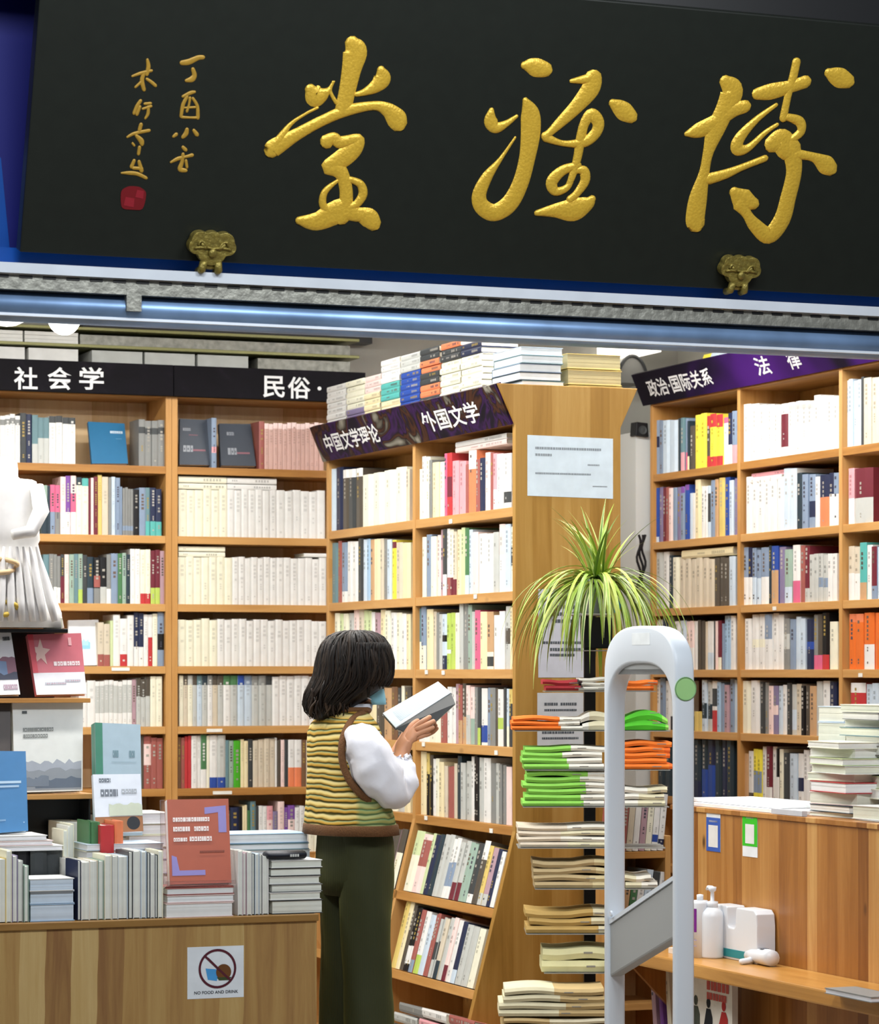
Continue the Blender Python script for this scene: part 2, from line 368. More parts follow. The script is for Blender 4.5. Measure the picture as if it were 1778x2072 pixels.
CH_YA = [[(1060, 132, 14), (1072, 133, 26), (1086, 137, 32), (1104, 141, 26)],
 [(994, 222, 9), (992, 244, 24), (1003, 258, 20), (1024, 250, 12), (1045, 235, 6)],
 [(1062, 202, 10), (1072, 230, 34), (1073, 270, 36), (1066, 320, 30), (1052, 372, 30), (1030, 412, 32), (1000, 430, 30), (975, 418, 28), (969, 394, 26), (985, 358, 20), (1012, 322, 8), (1042, 278, 4)],
 [(1200, 156, 32), (1194, 180, 34), (1166, 215, 26), (1136, 245, 20), (1112, 268, 14), (1102, 276, 16)],
 [(1155, 164, 7), (1188, 160, 18)],
 [(1104, 278, 16), (1138, 290, 10), (1180, 288, 18), (1204, 270, 20), (1210, 248, 22), (1196, 232, 22), (1182, 250, 18), (1174, 282, 18), (1168, 318, 16), (1156, 360, 13), (1146, 380, 8)],
 [(1170, 334, 12), (1138, 345, 18), (1116, 368, 22), (1124, 387, 16), (1148, 378, 12), (1163, 348, 10), (1180, 346, 18), (1183, 366, 18), (1166, 392, 14), (1152, 404, 14)],
 [(1085, 431, 10), (1122, 426, 24), (1160, 424, 40), (1188, 412, 26), (1198, 402, 14)],
 [(1238, 208, 14), (1250, 216, 26), (1263, 226, 32), (1277, 236, 24)]]
CH_BO = [[(1466, 164, 22), (1480, 184, 42), (1466, 222, 36), (1446, 265, 34), (1432, 310, 20), (1424, 350, 20), (1412, 400, 34), (1406, 440, 36), (1408, 452, 34)],
 [(1388, 271, 9), (1412, 264, 26), (1446, 248, 28), (1480, 224, 26), (1508, 215, 22)],
 [(1434, 362, 20), (1468, 352, 17), (1502, 338, 12), (1548, 320, 12)],
 [(1530, 190, 20), (1560, 185, 28), (1600, 175, 22), (1630, 165, 22)],
 [(1611, 124, 16), (1605, 152, 16), (1594, 192, 14), (1584, 240, 15)],
 [(1570, 212, 7), (1530, 242, 12), (1497, 278, 20), (1491, 300, 24), (1512, 300, 14), (1548, 268, 9), (1572, 252, 7)],
 [(1560, 292, 30), (1580, 285, 42), (1592, 302, 40)],
 [(1590, 236, 12), (1617, 246, 18), (1620, 266, 16), (1602, 282, 14)],
 [(1600, 298, 36), (1606, 345, 30), (1594, 400, 30), (1581, 445, 32), (1555, 476, 30), (1527, 456, 24), (1510, 432, 18), (1500, 412, 34)],
 [(1484, 388, 18), (1503, 405, 40), (1524, 412, 22)],
 [(1610, 312, 18), (1645, 318, 16), (1668, 332, 32), (1679, 340, 28)],
 [(1675, 147, 16), (1686, 152, 28), (1700, 158, 34), (1715, 164, 26)]]
for ch, wk in ((CH_TANG, 1.16), (CH_YA, 1.18), (CH_BO, 1.18)):
    m = MB()
    for s_ in ch: stroke(m, s_, wk=wk)
    m.build('gold_character', M_GOLD, sign, smooth=True)
SMALL = [[[(368, 127, 10), (382, 125, 12), (400, 117, 10), (410, 116, 9)], [(390, 140, 8), (393, 152, 10), (388, 160, 12), (377, 163, 7)]],
 [[(370, 195, 6), (385, 188, 8), (393, 186, 6)], [(378, 196, 7), (370, 212, 8), (366, 235, 7)], [(390, 199, 6), (399, 215, 7), (400, 238, 8)], [(368, 237, 6), (385, 238, 5), (400, 238, 6)], [(384, 198, 6), (382, 212, 5), (378, 225, 6)], [(374, 218, 4), (394, 217, 5)]],
 [[(378, 262, 8), (376, 270, 10), (370, 277, 8)], [(392, 264, 7), (398, 272, 9)], [(351, 276, 6), (356, 272, 8)]],
 [[(370, 298, 7), (375, 303, 8)], [(346, 328, 5), (360, 321, 8), (376, 317, 6), (388, 314, 8)], [(370, 312, 7), (368, 328, 8), (364, 342, 10), (375, 345, 8)], [(376, 325, 6), (378, 338, 6)]],
 [[(298, 121, 6), (300, 135, 9), (297, 150, 8)], [(268, 154, 5), (285, 148, 7), (306, 143, 6)], [(292, 146, 7), (287, 162, 9), (291, 181, 8)], [(274, 176, 5), (285, 166, 6)], [(297, 160, 6), (306, 166, 7), (314, 173, 7)]],
 [[(284, 204, 7), (277, 215, 8), (271, 229, 7)], [(283, 216, 6), (277, 231, 7)], [(293, 210, 6), (304, 209, 6)], [(289, 220, 5), (305, 215, 6)], [(300, 216, 6), (299, 230, 7), (294, 239, 5)]],
 [[(285, 252, 8), (282, 263, 8)], [(258, 277, 5), (272, 270, 7), (301, 264, 7)], [(276, 275, 7), (285, 284, 11), (287, 291, 9)], [(268, 290, 5), (271, 294, 5)], [(282, 298, 7), (280, 311, 7)]],
 [[(271, 325, 7), (266, 337, 8)], [(281, 327, 7), (286, 345, 9)], [(246, 350, 4), (262, 350, 8), (278, 352, 8), (295, 360, 7)], [(270, 340, 7), (286, 341, 7)]]]
for ch in SMALL:
    m = MB()
    for s_ in ch: stroke(m, s_, lift=.002)
    m.build('inscription_character', M_GOLDD, sign, smooth=True)
m = MB(); c = on_plane(269, 401, SB, SN); rr = 26 * c.y / F
def seal_pt(t): 
    e = .62; return (U * math.copysign(abs(math.cos(t)) ** e, math.cos(t)) + SUP * math.copysign(abs(math.sin(t)) ** e, math.sin(t)) * .92) * rr * (1 + .03 * math.sin(5 * t))
m.prism([c + SN * .002 + seal_pt(6.28319 * k / 32) for k in range(32)], -SN * .0015, '#6a0e16')
seal = m.build('red_seal', M_PAINT, sign)
m = MB()
for u0, u1, v0, v1 in ((-.72, .1, -.6, .0), (.15, .8, .1, .62)):
    m.quad(c + U * u0 * rr + SUP * v0 * rr + SN * .0027, c + U * u1 * rr + SUP * (v0 - .1) * rr + SN * .0027, c + U * u1 * rr + SUP * v1 * rr + SN * .0027, c + U * (u0 + .1) * rr + SUP * (v1 + .08) * rr + SN * .0027, '#851a26')
sub(m, 'seal_mark', M_PAINT, seal)

# cloud-shaped bronze sign holders
def holder(cx, cy, wpx, lab):
    base = on_plane(cx, cy, SB + SN * .035, SN); k = base.y / F; r = wpx * k / 2
    t = thing('sign_holder', lab, 'bracket', base, ANG, 'bronze sign holders')
    m = MB(); out = []
    lobes = [(-.66, .12, .36), (-.52, .40, .40), (0, .40, .42), (.52, .40, .40), (.66, .12, .36), (0, -.08, .62)]
    for i in range(72):
        a = 6.28319 * i / 72; d = Vector((math.cos(a), math.sin(a))); best = 0
        for lx, ly, lr in lobes:
            b_ = d.x * lx + d.y * ly; c_ = lx * lx + ly * ly - lr * lr; D = b_ * b_ - c_
            if D > 0: best = max(best, b_ + math.sqrt(D))
        out.append(base + (U * d.x + SUP * d.y * .92) * best * r)
    m.prism(out, -SN * .03); m.build('plate', M_BRONZE, t, bevel=.003)
    m = MB()
    for sx in (-1, 1):
        sp_ = [base + SN * .003 + U * sx * r * (.42 + .22 * (1 - k / 22) * math.cos(k * .4)) + SUP * r * (.18 + .2 * (1 - k / 22) * math.sin(k * .55)) for k in range(20)]
        m.tube(sp_, .0035, 6)
    m.tube([p_ - U * 0 for p_ in [base + SN * .002 + U * r * x + SUP * r * (.05 + .28 * abs(x) - .35 * x * x) for x in (-.8, -.6, -.4, -.2, 0, .2, .4, .6, .8)]], .0035, 6)
    m.lathe(base + SN * .002 - SUP * r * .12, [(r * .2, 0), (r * .16, .006), (.001, .008)], 14, 'w', ex=U, ey=SUP, ez=SN)
    m.build('scroll_relief', M_BRONZE, t, smooth=True)
    m = MB()
    for sx in (-1, 1):
        m.tube([base + U * sx * r * .30 - SUP * r * .5 - SN * .005, base + U * sx * r * .36 - SUP * r * .85 - SN * .005, base + U * sx * r * .38 - SUP * r * 1.0 - SN * .03], r * .17, 8)
    m.tube([base - SUP * r * .7 - SN * .015 - U * r * .3, base - SUP * r * .7 - SN * .015 + U * r * .3], r * .16, 8)
    m.build('hook', M_BRONZE, t, smooth=True)
holder(430, 506, 98, 'cloud-shaped bronze holder under the inscription end of the black sign')
holder(1499, 552, 88, 'cloud-shaped bronze holder under the rightmost gold character of the black sign')

# ================================================================== BOOK BUILDER
CAND = []          # every shelf, pile and table book is described here; built further down
def book_mesh(mb, o, ax, up, dp, w, h, d, col, bands=(), style='spine', seed=0, page='#e9e4d2', marks=True, faint=0):
    """o: lower front corner; ax/up/dp unit vectors (along the shelf, up the book, into the shelf)"""
    r = random.Random(seed); o = Vector(o); f = -dp
    t = min(.0022, w * .16)
    cv = colr(col)
    if style == 'spine':
        mb.box(o, ax * t, dp * d, up * h, cv); mb.box(o + ax * (w - t), ax * t, dp * d, up * h, cv)       # boards
        b = w * .10                                                                                   # slightly rounded spine in three strips
        xs = [0, w * .25, w * .75, w]; ys = [0, b, b, 0]
        def strip(h0, h1, c):
            for i in range(3):
                A = o + ax * xs[i] + f * ys[i]; B = o + ax * xs[i + 1] + f * ys[i + 1]
                mb.quad(A + up * h0, B + up * h0, B + up * h1, A + up * h1, c)
        cuts = [0] + sorted({x for a, b_, c in bands for x in (a, b_)} - {0, 1}) + [1]
        def cat(u):
            cc = col
            for a, b_, c in bands:
                if a <= u <= b_: cc = c
            return cc
        for a, b_ in zip(cuts, cuts[1:]): strip(a * h, b_ * h, cat((a + b_) / 2))
        mb.add([o, o + ax * xs[1] + f * b, o + ax * xs[2] + f * b, o + ax * w], [(3, 2, 1, 0)], cv)
        mb.add([o + up * h, o + ax * xs[1] + f * b + up * h, o + ax * xs[2] + f * b + up * h, o + ax * w + up * h], [(0, 1, 2, 3)], cv)
        mb.box(o + ax * t + up * .003, ax * (w - 2 * t), dp * (d - .004), up * (h - .007), page)
        if marks and w > .009:
            lum = .3 * cv[0] + .59 * cv[1] + .11 * cv[2]
            ink = (r.choice(['#9a9894', '#aaa59c', '#8a8a90', '#a8a098', '#6e6e72']) if lum > .45 else r.choice(['#55504a', '#4a4a58', '#6a5a50']) if lum > .28 else r.choice(['#a8a49a', '#98948c', '#a08a48', '#b0aca4']))
            if faint and lum > .45: ink = tuple(x * faint for x in cv[:3]) + (1,)
            def col_marks(u0, u1, size):
                u = u0
                while u < u1:
                    s_ = size * r.uniform(.8, 1.05)
                    if r.random() < .85:
                        cx_ = w * .5; ww = min(w * .42, size * .9) * r.uniform(.75, 1)
                        A = o + ax * (cx_ - ww / 2) + f * (b + .0006) + up * (u * h)
                        hh = s_ * .72
                        mb.quad(A, A + ax * ww, A + ax * ww + up * hh, A + up * hh, ink)
                    u += s_ * 1.15 / h
            size = max(.006, min(.016, w * .5))
            if r.random() < .9: col_marks(r.uniform(.5, .62), r.uniform(.8, .93), size)
            if r.random() < .5: col_marks(.1, r.uniform(.14, .2), size * .7)
            if r.random() < .35: col_marks(.32, .45, size * .6)
    else:                                                                                          # fore-edge or foot towards the viewer
        mb.box(o, ax * t, dp * d, up * h, cv); mb.box(o + ax * (w - t), ax * t, dp * d, up * h, cv)
        mb.box(o + dp * (d - t), ax * w, dp * t, up * h, cv)
        n = max(1, int((w - 2 * t) / .004)); n = min(n, 7)
        pc = colr(page)
        for i in range(n):
            k = r.uniform(.9, 1.04); wi = (w - 2 * t) / n
            mb.box(o + ax * (t + wi * i) + dp * (.002 + r.uniform(0, .0012)) + up * .002, ax * wi, dp * (d - .004), up * (h - .005), (pc[0] * k, pc[1] * k, pc[2] * k, 1))

ORD = 'zeroth first second third fourth fifth sixth seventh eighth ninth tenth eleventh twelfth thirteenth fourteenth fifteenth sixteenth seventeenth eighteenth nineteenth twentieth twenty-first twenty-second twenty-third twenty-fourth twenty-fifth twenty-sixth twenty-seventh twenty-eighth twenty-ninth thirtieth thirty-first thirty-second thirty-third thirty-fourth thirty-fifth thirty-sixth thirty-seventh thirty-eighth thirty-ninth fortieth'.split()
def cname(c):
    if c in NAMES: return NAMES[c]
    return 'coloured'
def parse(spec):
    out = []
    for tok in spec.split():
        n = 1
        if '*' in tok: tok, n = tok.split('*'); n = int(n)
        x, y, c = tok.split(':')
        parts = c.split('+'); bands = []
        for b_ in parts[1:]:
            a, e = b_[:-1].split('-'); bands.append((int(a) / 100, int(e) / 100, b_[-1]))
        out.append((float(x), float(y), parts[0], bands, n))
    return out
def row(case, bay, shelfname, locate, zf, x0, spec, into, depth=.15, style='spine', slant=None):
    """one shelf of standing books. locate(px) -> point on the shelf's front line at floor height; zf -> shelf top"""
    k = 0; xp = x0
    for x, y, c, bands, n in parse(spec):
        for j in range(n):
            xa = xp + (x - xp) * j / n; xb = xp + (x - xp) * (j + 1) / n
            if c != '_':
                k += 1
                A = locate(xa); B = locate(xb); ax = (B - A).normalized(); w = (B - A).length - .0008
                s_ = F / ((A.y + B.y) / 2); r = random.Random(zlib.crc32(f'{case}{bay}{shelfname}{k}'.encode()))
                zt = EYE + (HY - y) / s_; h = zt - zf
                jit = r.uniform(-.006, .003) if n > 1 else 0
                sb = r.uniform(0, .007)
                up = Z; dp = into
                if slant is not None: up, dp = slant; h = h / up.z
                band_word = ''
                if bands:
                    nm = [cname(b_[2]) for b_ in bands if b_[2] != c]
                    if nm: band_word = ''
                CAND.append(dict(o=A + ax * .0004 + Z * (zf - A.z + .0006) + dp * sb, ax=ax, up=up, dp=dp, w=w, h=h + jit, d=depth + r.uniform(-.015, .02), col=c, bands=bands, style=style,
                                 seed=r.randrange(10 ** 6), area=(xb - xa) * abs(h) * s_,
                                 label=f"{cname(c)}{band_word} book standing {ORD[min(k, 40)]} from left on the {shelfname} shelf, {bay}", group=f"books on the {shelfname} shelf of the {case}", pages=None))
        xp = x
def lying(o, ax, dp, L, th, D, col, label, group, style='spine', page='#e9e4d2', px=40):
    """a book lying flat: visible edge along ax (length L), thickness th up, going D along dp"""
    CAND.append(dict(o=Vector(o), ax=Z, up=ax, dp=dp, w=th, h=L, d=D, col=col, bands=[], style=style, seed=rnd.randrange(10 ** 6), area=L * th * F * F / o.y ** 2 * 1.2, label=label, group=group, pages=page, flat=True))

# ================================================================== BOOKCASES
def header_mat(name, cols, scale=5.0, dist=4.0):
    m, N, L, b = new_mat(name)
    tc = N.new('ShaderNodeTexCoord'); n = N.new('ShaderNodeTexNoise'); n.inputs['Scale'].default_value = scale; n.inputs['Detail'].default_value = 2.5; n.inputs['Distortion'].default_value = dist
    L.new(tc.outputs['Object'], n.inputs['Vector']); r = N.new('ShaderNodeValToRGB'); el = r.color_ramp.elements
    while len(el) < len(cols): el.new(.5)
    for i, (p, c) in enumerate(cols): el[i].position = p; el[i].color = lin(c)
    L.new(n.outputs['Fac'], r.inputs['Fac']); L.new(r.outputs['Color'], b.inputs['Base Color']); b.inputs['Roughness'].default_value = .6; b.inputs['Specular IOR Level'].default_value = .12
    return m
M_HEADM = header_mat('swirled_header', [(.25, '#0a0710'), (.38, '#150c20'), (.44, '#341648'), (.49, '#120a12'), (.54, '#462818'), (.58, '#1a1014'), (.63, '#5a564c'), (.72, '#8a877c')], 3.0, 3.4)
M_HEADL = header_mat('black_header', [(.3, '#08060c'), (.6, '#0d0a12'), (.8, '#1c1620')], 4, 3)
M_HEADR = header_mat('purple_header', [(.3, '#08060c'), (.45, '#12081e'), (.55, '#351058'), (.75, '#4a1c78')], 1.1, .8)

def board(root, name, mat, p0, p1, q0, q1, z0, z1, bevel=.002):
    m = MB(); m.rb(p0, p1, q0, q1, z0, z1); return m.build(name, mat, root, bevel=bevel)
def tagpiece(root, pt, n, w=.02, h=.016):
    m = MB(); ax = n.cross(Z).normalized() * -1
    m.box(pt - ax * w / 2 - Z * h / 2, ax * w, -n * .002, Z * h, '#efeee6'); m.build('shelf_tag', M_PAPER, root)

# ---- the two wall cases on the left (front plane q = 12.17)
QL = 12.17
LZ = [2.376, 2.080, 1.790, 1.525, 1.268, 1.003, .72, .42]
LBOOK = QL + .02
def left_case(p0, p1, label):
    t = thing('wall_bookcase', label, 'bookcase', W(p0, QL, 0), ANG, 'pine wall bookcases')
    for a in (p0, p1 - .026): board(t, 'upright', M_UPR, a, a + .026, QL, QL + .30, 0, 2.70)
    for z in LZ + [2.70, .08]: board(t, 'shelf', M_SHELFP, p0 + .026, p1 - .026, QL + .002, QL + .30, z - .032, z)
    board(t, 'back_board', M_BACK, p0, p1, QL + .30, QL + .315, 0, 2.70)
    h = board(t, 'header_board', M_HEADL, p0 + .001, p1 - .001, QL - .03, QL - .002, 2.673, 2.805)
    return t, h
L1, H1 = left_case(2.70, 3.568, 'pine wall bookcase under the black 社会学 header, with coloured spines and a blue cover')
L2, H2 = left_case(3.569, 4.437, 'pine wall bookcase under the black header reading 民俗, filled with rows of white spines')
def head_text(h, body, px0, px1, py0, py1, plane, ex, up, n):
    o = on_plane(px0, py1, plane, n); w = (on_plane(px1, (py0 + py1) / 2, plane, n) - o).dot(ex); hh = (on_plane((px0 + px1) / 2, py0, plane, n) - on_plane((px0 + px1) / 2, py1, plane, n)).dot(up)
    m = MB(); add_text(m, body, o, ex, up, w, hh, n, 'w', depth=.0012); return sub(m, 'lettering', M_LETTER, h)
pl = W(2.7, QL - .031, 2.7)
for ch, a, b_ in (('社', 28, 76), ('会', 96, 145), ('学', 160, 210)): head_text(H1, ch, a, b_, 742, 788, pl, U, Z, -Vv)
for ch, a, b_, y0, y1 in (('民', 532, 576, 760, 804), ('俗', 582, 628, 762, 806), ('·', 642, 650, 782, 790)): head_text(H2, ch, a, b_, y0, y1, pl, U, Z, -Vv)
for px, py, w_ in ((244, 1351, .078), (434, 1475, .07), (450, 1601, .085)):
    tagpiece(L1 if px < 340 else L2, onQ(px, py + 3, QL - .001), -Vv, w_, .014)
locL = lambda px: onQ(px, 1360, LBOOK)
def lrow(i, bay, x0, spec, **k):
    nm = ('top', 'second', 'third', 'fourth', 'fifth', 'sixth', 'seventh')[i]
    row('wall bookcase', bay, nm, locL, LZ[i], x0, spec, Vv, **k)
B1, B2 = '社会学 bookcase', '民俗 bookcase'
lrow(0, B1, -20, '41:839:w+80-92G*6 53:836:D 65:838:n 77:840:T+0-40g 100:844:g+55-100T*2 153:843:w+86-100D*4')
lrow(0, B1, 281, '333:849:G+70-84D*4')
lrow(0, B2, 428, '438:846:A+30-42p')
lrow(0, B2, 524, '535:853:r 655:856:j+88-100h*13')
lrow(1, B1, 72, '83:980:r+0-40D 96:982:q+0-48d 102:983:d 112:981:P+0-45A 122:982:P+0-45G 133:965:h+0-38w 143:963:V+0-38w 154:963:P+0-38w+70-100h 166:966:i+86-100d 179:968:i+86-100t 184:968:M 190:967:h 198:965:M 207:961:Y 220:965:b 226:966:G 234:965:a 243:967:A 248:985:A 270:987:G+10-20A*4 282:991:K 295:987:A 304:987:T+0-30t 327:987:n+0-30t*2')
lrow(2, B1, 88, '100:1122:T 109:1121:G 123:1123:G+0-33w*2 131:1122:M+55-100D 140:1122:h 150:1122:q 159:1121:T 168:1121:q+0-28l 177:1123:D 190:1127:d+0-33A 203:1128:K+0-33G+35-60r 216:1128:K+0-36g 225:1122:G+0-30w 239:1120:A 248:1120:E 256:1119:q 264:1122:d 274:1111:w 284:1111:w 305:1112:i+0-19R*2 324:1113:M+0-30l*2 334:1115:m')
lrow(3, B1, 198, '223:1261:b+0-27r*2 229:1256:L 243:1244:w 258:1252:w+0-25R 271:1245:w 291:1240:n+0-36w*2 300:1244:w 309:1244:w+0-56R 319:1242:i 332:1239:A+30-60K')
lrow(4, B1, 160, '193:1378:w*2 267:1377:w+30-90g*8 276:1375:m 304:1372:g+62-100x*3 328:1367:i*2')
lrow(5, B1, 285, '291:1489:x 306:1490:r+45-85h 318:1493:r 330:1494:r')
lrow(1, B2, 362, '460:990:i*6 560:991:w*7 658:993:w*6')
lrow(2, B2, 361, '470:1127:i*7 560:1128:w*7 660:1129:w*7')
lrow(3, B2, 360, '440:1253:i*5 572:1254:w*9 660:1255:w*6')
lrow(4, B2, 363, '371:1367:i 380:1367:b+81-100x 390:1367:i+81-100g 399:1367:g+81-100x 409:1367:a+81-100T 420:1367:g+81-100d 430:1367:w+81-100G 441:1367:b+81-100x 452:1367:g+81-100x 467:1367:w+81-100E 481:1367:g+81-100E 494:1367:a+81-100B 510:1367:a+81-100A 538:1368:g+81-100G*2 551:1367:g+81-100D 640:1368:w*6')
lrow(5, B2, 359, '367:1492:U 374:1493:r 387:1489:R*2 399:1489:w 406:1489:w 418:1487:w+35-100E 424:1489:i 440:1488:w+0-20B 456:1488:g+0-20B 463:1498:T 473:1499:q 487:1499:e 502:1497:c*2 512:1496:D 557:1496:b*4 561:1493:w 568:1498:x 576:1497:h 583:1497:D 596:1497:w+0-41o 610:1497:w+0-41o 620:1497:U 632:1498:b 660:1498:u*2')
lrow(6, B2, 455, '467:1640:D 484:1634:n 491:1633:K 500:1629:c*2 507:1640:E 518:1622:T 524:1632:D 540:1630:w*2 552:1631:p+0-70h 562:1642:v 575:1622:h 583:1634:V 597:1630:V+40-70h 625:1632:w*3 660:1634:i*3')
lrow(6, B1, 60, '100:1650:K*3 200:1646:x*6 300:1640:b*6')
# lying white volumes on top of the white rows
for x0, x1, y0, y1, r_ in ((361, 458, 963, 976, 1), (361, 458, 977, 989, 1), (459, 559, 966, 978, 1), (459, 559, 979, 990, 1), (361, 455, 1105, 1115, 2), (361, 455, 1116, 1126, 2), (615, 660, 1119, 1127, 2)):
    A_ = onQ(x0, y1, LBOOK + .004); B_ = onQ(x1, y1, LBOOK + .004)
    lying(A_, U, Vv, (B_ - A_).dot(U), (y1 - y0 - .6) * A_.y / F, .14, 'i' if x0 < 400 else 'w',
          f"white book lying flat above the {'second' if r_ == 1 else 'third'} row of the 民俗 bookcase, {'upper' if y0 in (963, 966, 1105) else 'lower'} one {'beside the upright' if x0 < 400 else 'further along'}", 'books lying on the white rows')

# ---- middle case with the flared foot (front plane p = 4.136)
PM, QM0, QM1 = 4.136, 9.76, 11.80
TAN = .2604; AL = math.atan(TAN)
MZ = [2.092, 1.790, 1.510, 1.230, .947]
def pf(z): return PM if z >= .93 else PM - (.93 - z) * TAN
MID = thing('book_island', 'tall pine double bookcase with swirled header, flared foot and golden end panel', 'bookcase', W(PM, QM0, 0), ANG)
PB = 4.335
prof = [(PB, 0), (pf(0), 0), (PM, .93), (PM, 2.40), (PB, 2.40)]
QDIV = room(onP(837, 1300, PM))[1]
for q in (QDIV - .014, QM1 - .028):
    m = MB(); m.prism([W(p, q, z) for p, z in prof], Vv * .028); m.build('upright', M_UPR, MID, bevel=.002)
PR = 2 * 4.343 - PM
ep = [(pf(0), 0), (PM, .93), (PM, 2.385), (PM - .068, 2.53), (PR + .068, 2.53), (PR, 2.385), (PR, .93), (2 * 4.343 - pf(0), 0)]
m = MB(); m.prism([W(p, QM0, z) for p, z in ep], Vv * .028); END = m.build('end_panel', M_END, MID, bevel=.002)
for z in MZ + [2.425]: board(MID, 'shelf', M_SHELFQ, PM + .002, PB, QM0 + .028, QM1 - .028, z - .034, z)
SUPv, SDP = (U * math.sin(AL) + Z * math.cos(AL)), (U * math.cos(AL) - Z * math.sin(AL))
for z in (.655, .366, .075):
    m = MB(); o = W(pf(z), QM1 - .028, z); m.box(o - SUPv * .034, -Vv * (QM1 - QM0 - .056), SDP * .26, SUPv * .034); m.build('slanted_shelf', M_SHELFQ, MID, bevel=.002)
board(MID, 'back_board', M_BACKQ, PB, PB + .016, QM0 + .028, QM1, 0, 2.40)
board(MID, 'rear_shelf_box', M_UPR, PR, PR + .10, 10.25, 10.6, 2.10, 2.41)
hp = [(PM - .012, 2.385), (PM - .072, 2.528)]; hup = (W(hp[1][0], 0, hp[1][1]) - W(hp[0][0], 0, hp[0][1])); hn = (-Vv).cross(hup).normalized()
m = MB(); m.box(W(hp[0][0], QM1 + .01, hp[0][1]), -Vv * (QM1 - QM0 - .012 + .01), -hn * .022, hup); HM = m.build('header_board', M_HEADM, MID)
hpl = W(hp[0][0], 10, hp[0][1]); hu = hup.normalized()
def mid_text(body, x0, yb0, yt0, x1):
    o = on_plane(x0, yb0, hpl, hn); w = (on_plane(x1, yb0 - 60, hpl, hn) - o).dot(-Vv); hh = (on_plane(x0, yt0, hpl, hn) - o).dot(hu)
    o = o - hu * ((o - hpl).dot(hu) - .032)
    m = MB(); add_text(m, body, o, -Vv, hu, w, .082, hn, 'w', depth=.0012); sub(m, 'lettering', M_LETTER, HM)
mid_text('中国文学理论', 668, 925, 880, 762); mid_text('外国文学', 862, 876, 826, 962)
for px, py in ((911, 1052), (961, 1204), (862, 1357), (896, 1358), (856, 1503), (1003, 1520), (861, 1652), (993, 1678)): tagpiece(MID, onP(px, py + 3, PM - .001), -U, .03, .016)
def mrow(i, bay, x0, spec, **k):
    nm = ('top', 'second', 'third', 'fourth', 'fifth', 'sixth', 'seventh', 'lowest')[i]
    p = PM + .02
    row('book island', bay, nm, lambda px: onP(px, 1360, p), MZ[i], x0, spec, U, **k)
N_, F_ = 'near bay of book island', 'far bay of book island'
mrow(0, F_, 664, '679:950:a 693:946:n 706:951:x+86-100w 720:950:D+86-100w 733:948:x+86-100w 755:961:i 777:957:i 800:952:i 821:946:i 828:950:b')
mrow(1, F_, 671, '684:1099:T 691:1095:r 702:1098:A+0-18w 713:1096:w 724:1096:w 735:1090:D 742:1092:a 749:1091:s 757:1092:u 769:1091:c 776:1090:b 783:1091:G 792:1092:a 800:1093:y+86-97M 813:1098:b 829:1099:c')
mrow(2, F_, 677, '687:1241:i 694:1242:L 704:1242:i 714:1241:g 725:1234:h 735:1233:b 744:1235:L 750:1236:L 757:1239:w 768:1240:m 779:1234:c 790:1236:i 801:1240:w 812:1240:i 821:1242:w 829:1243:c')
mrow(3, F_, 676, '690:1392:b 700:1390:r 714:1394:x 730:1390:i 745:1392:U 760:1390:c 775:1391:x 790:1392:u 802:1390:U 811:1392:D 817:1388:i 829:1391:x')
mrow(4, F_, 676, '690:1530:i 702:1532:b 716:1530:r 730:1528:w 745:1530:c 760:1532:T 775:1530:i 790:1531:b 804:1533:i 816:1530:g 828:1531:c')
mrow(0, N_, 845, '852:950:i 860:924:w 868:925:i 874:931:G 887:936:c 898:935:i 904:918:P 914:917:R+30-62M 927:933:p 940:934:p 946:940:r 962:912:o+70-100w 970:930:r 980:927:n 990:916:h 997:916:r 1005:918:p+0-36w 1018:919:w 1033:918:w+10-30D')
mrow(1, N_, 852, '860:1087:i 871:1082:A 882:1086:i 889:1083:h 895:1072:m 903:1071:D+0-32w 909:1070:w+0-27r 916:1072:i+0-27M 923:1076:b+0-25M 932:1072:c 940:1068:L 948:1069:E+0-29a 955:1072:a 966:1077:h 982:1080:w 997:1080:w 1008:1077:g 1020:1061:w+55-100h 1031:1061:a 1037:1066:i+40-70D')
mrow(2, N_, 843, '851:1231:T+0-45i 861:1228:A+0-38i 874:1233:c 880:1238:b 886:1240:G 893:1243:g 903:1243:a+0-25n+50-62K 911:1241:l+28-35w 919:1240:l 929:1240:i 937:1222:g 945:1222:G 953:1224:q 959:1238:g 970:1235:P 978:1238:c 984:1238:c 997:1238:u+0-30i+5-22D 1009:1245:w 1020:1237:w 1030:1227:g+40-65x 1036:1229:c')
mrow(3, N_, 848, '869:1428:w 891:1430:i 903:1395:r 912:1390:w 919:1392:w 927:1384:m 935:1386:r+0-40u 942:1383:x+0-45u 950:1387:h+0-50g 959:1390:h+0-45q 966:1391:G 972:1392:D+0-30l 984:1393:w+5-35B 991:1392:A 1002:1392:G 1007:1393:x 1018:1395:w+30-50l 1023:1392:D 1029:1394:a+0-35i 1036:1395:Y+0-75D')
mrow(4, N_, 840, '850:1521:c 861:1521:c 867:1524:Y+0-66K 874:1528:x+0-66K 881:1536:w 888:1535:i 898:1542:c 905:1550:b 917:1550:r*2 923:1545:b 931:1530:d 951:1541:g*2 957:1531:w 969:1531:K*2 978:1533:g 992:1534:w 1001:1545:G 1009:1545:g 1022:1546:G*2 1033:1552:h')
def srow(i, z, x0, spec, bay=N_):
    nm = ('sixth', 'seventh')[i]
    row('book island', bay, nm, lambda px: onP(px, 1360, pf(z) + .012), z, x0, spec, U, slant=(SUPv, SDP), depth=.15)
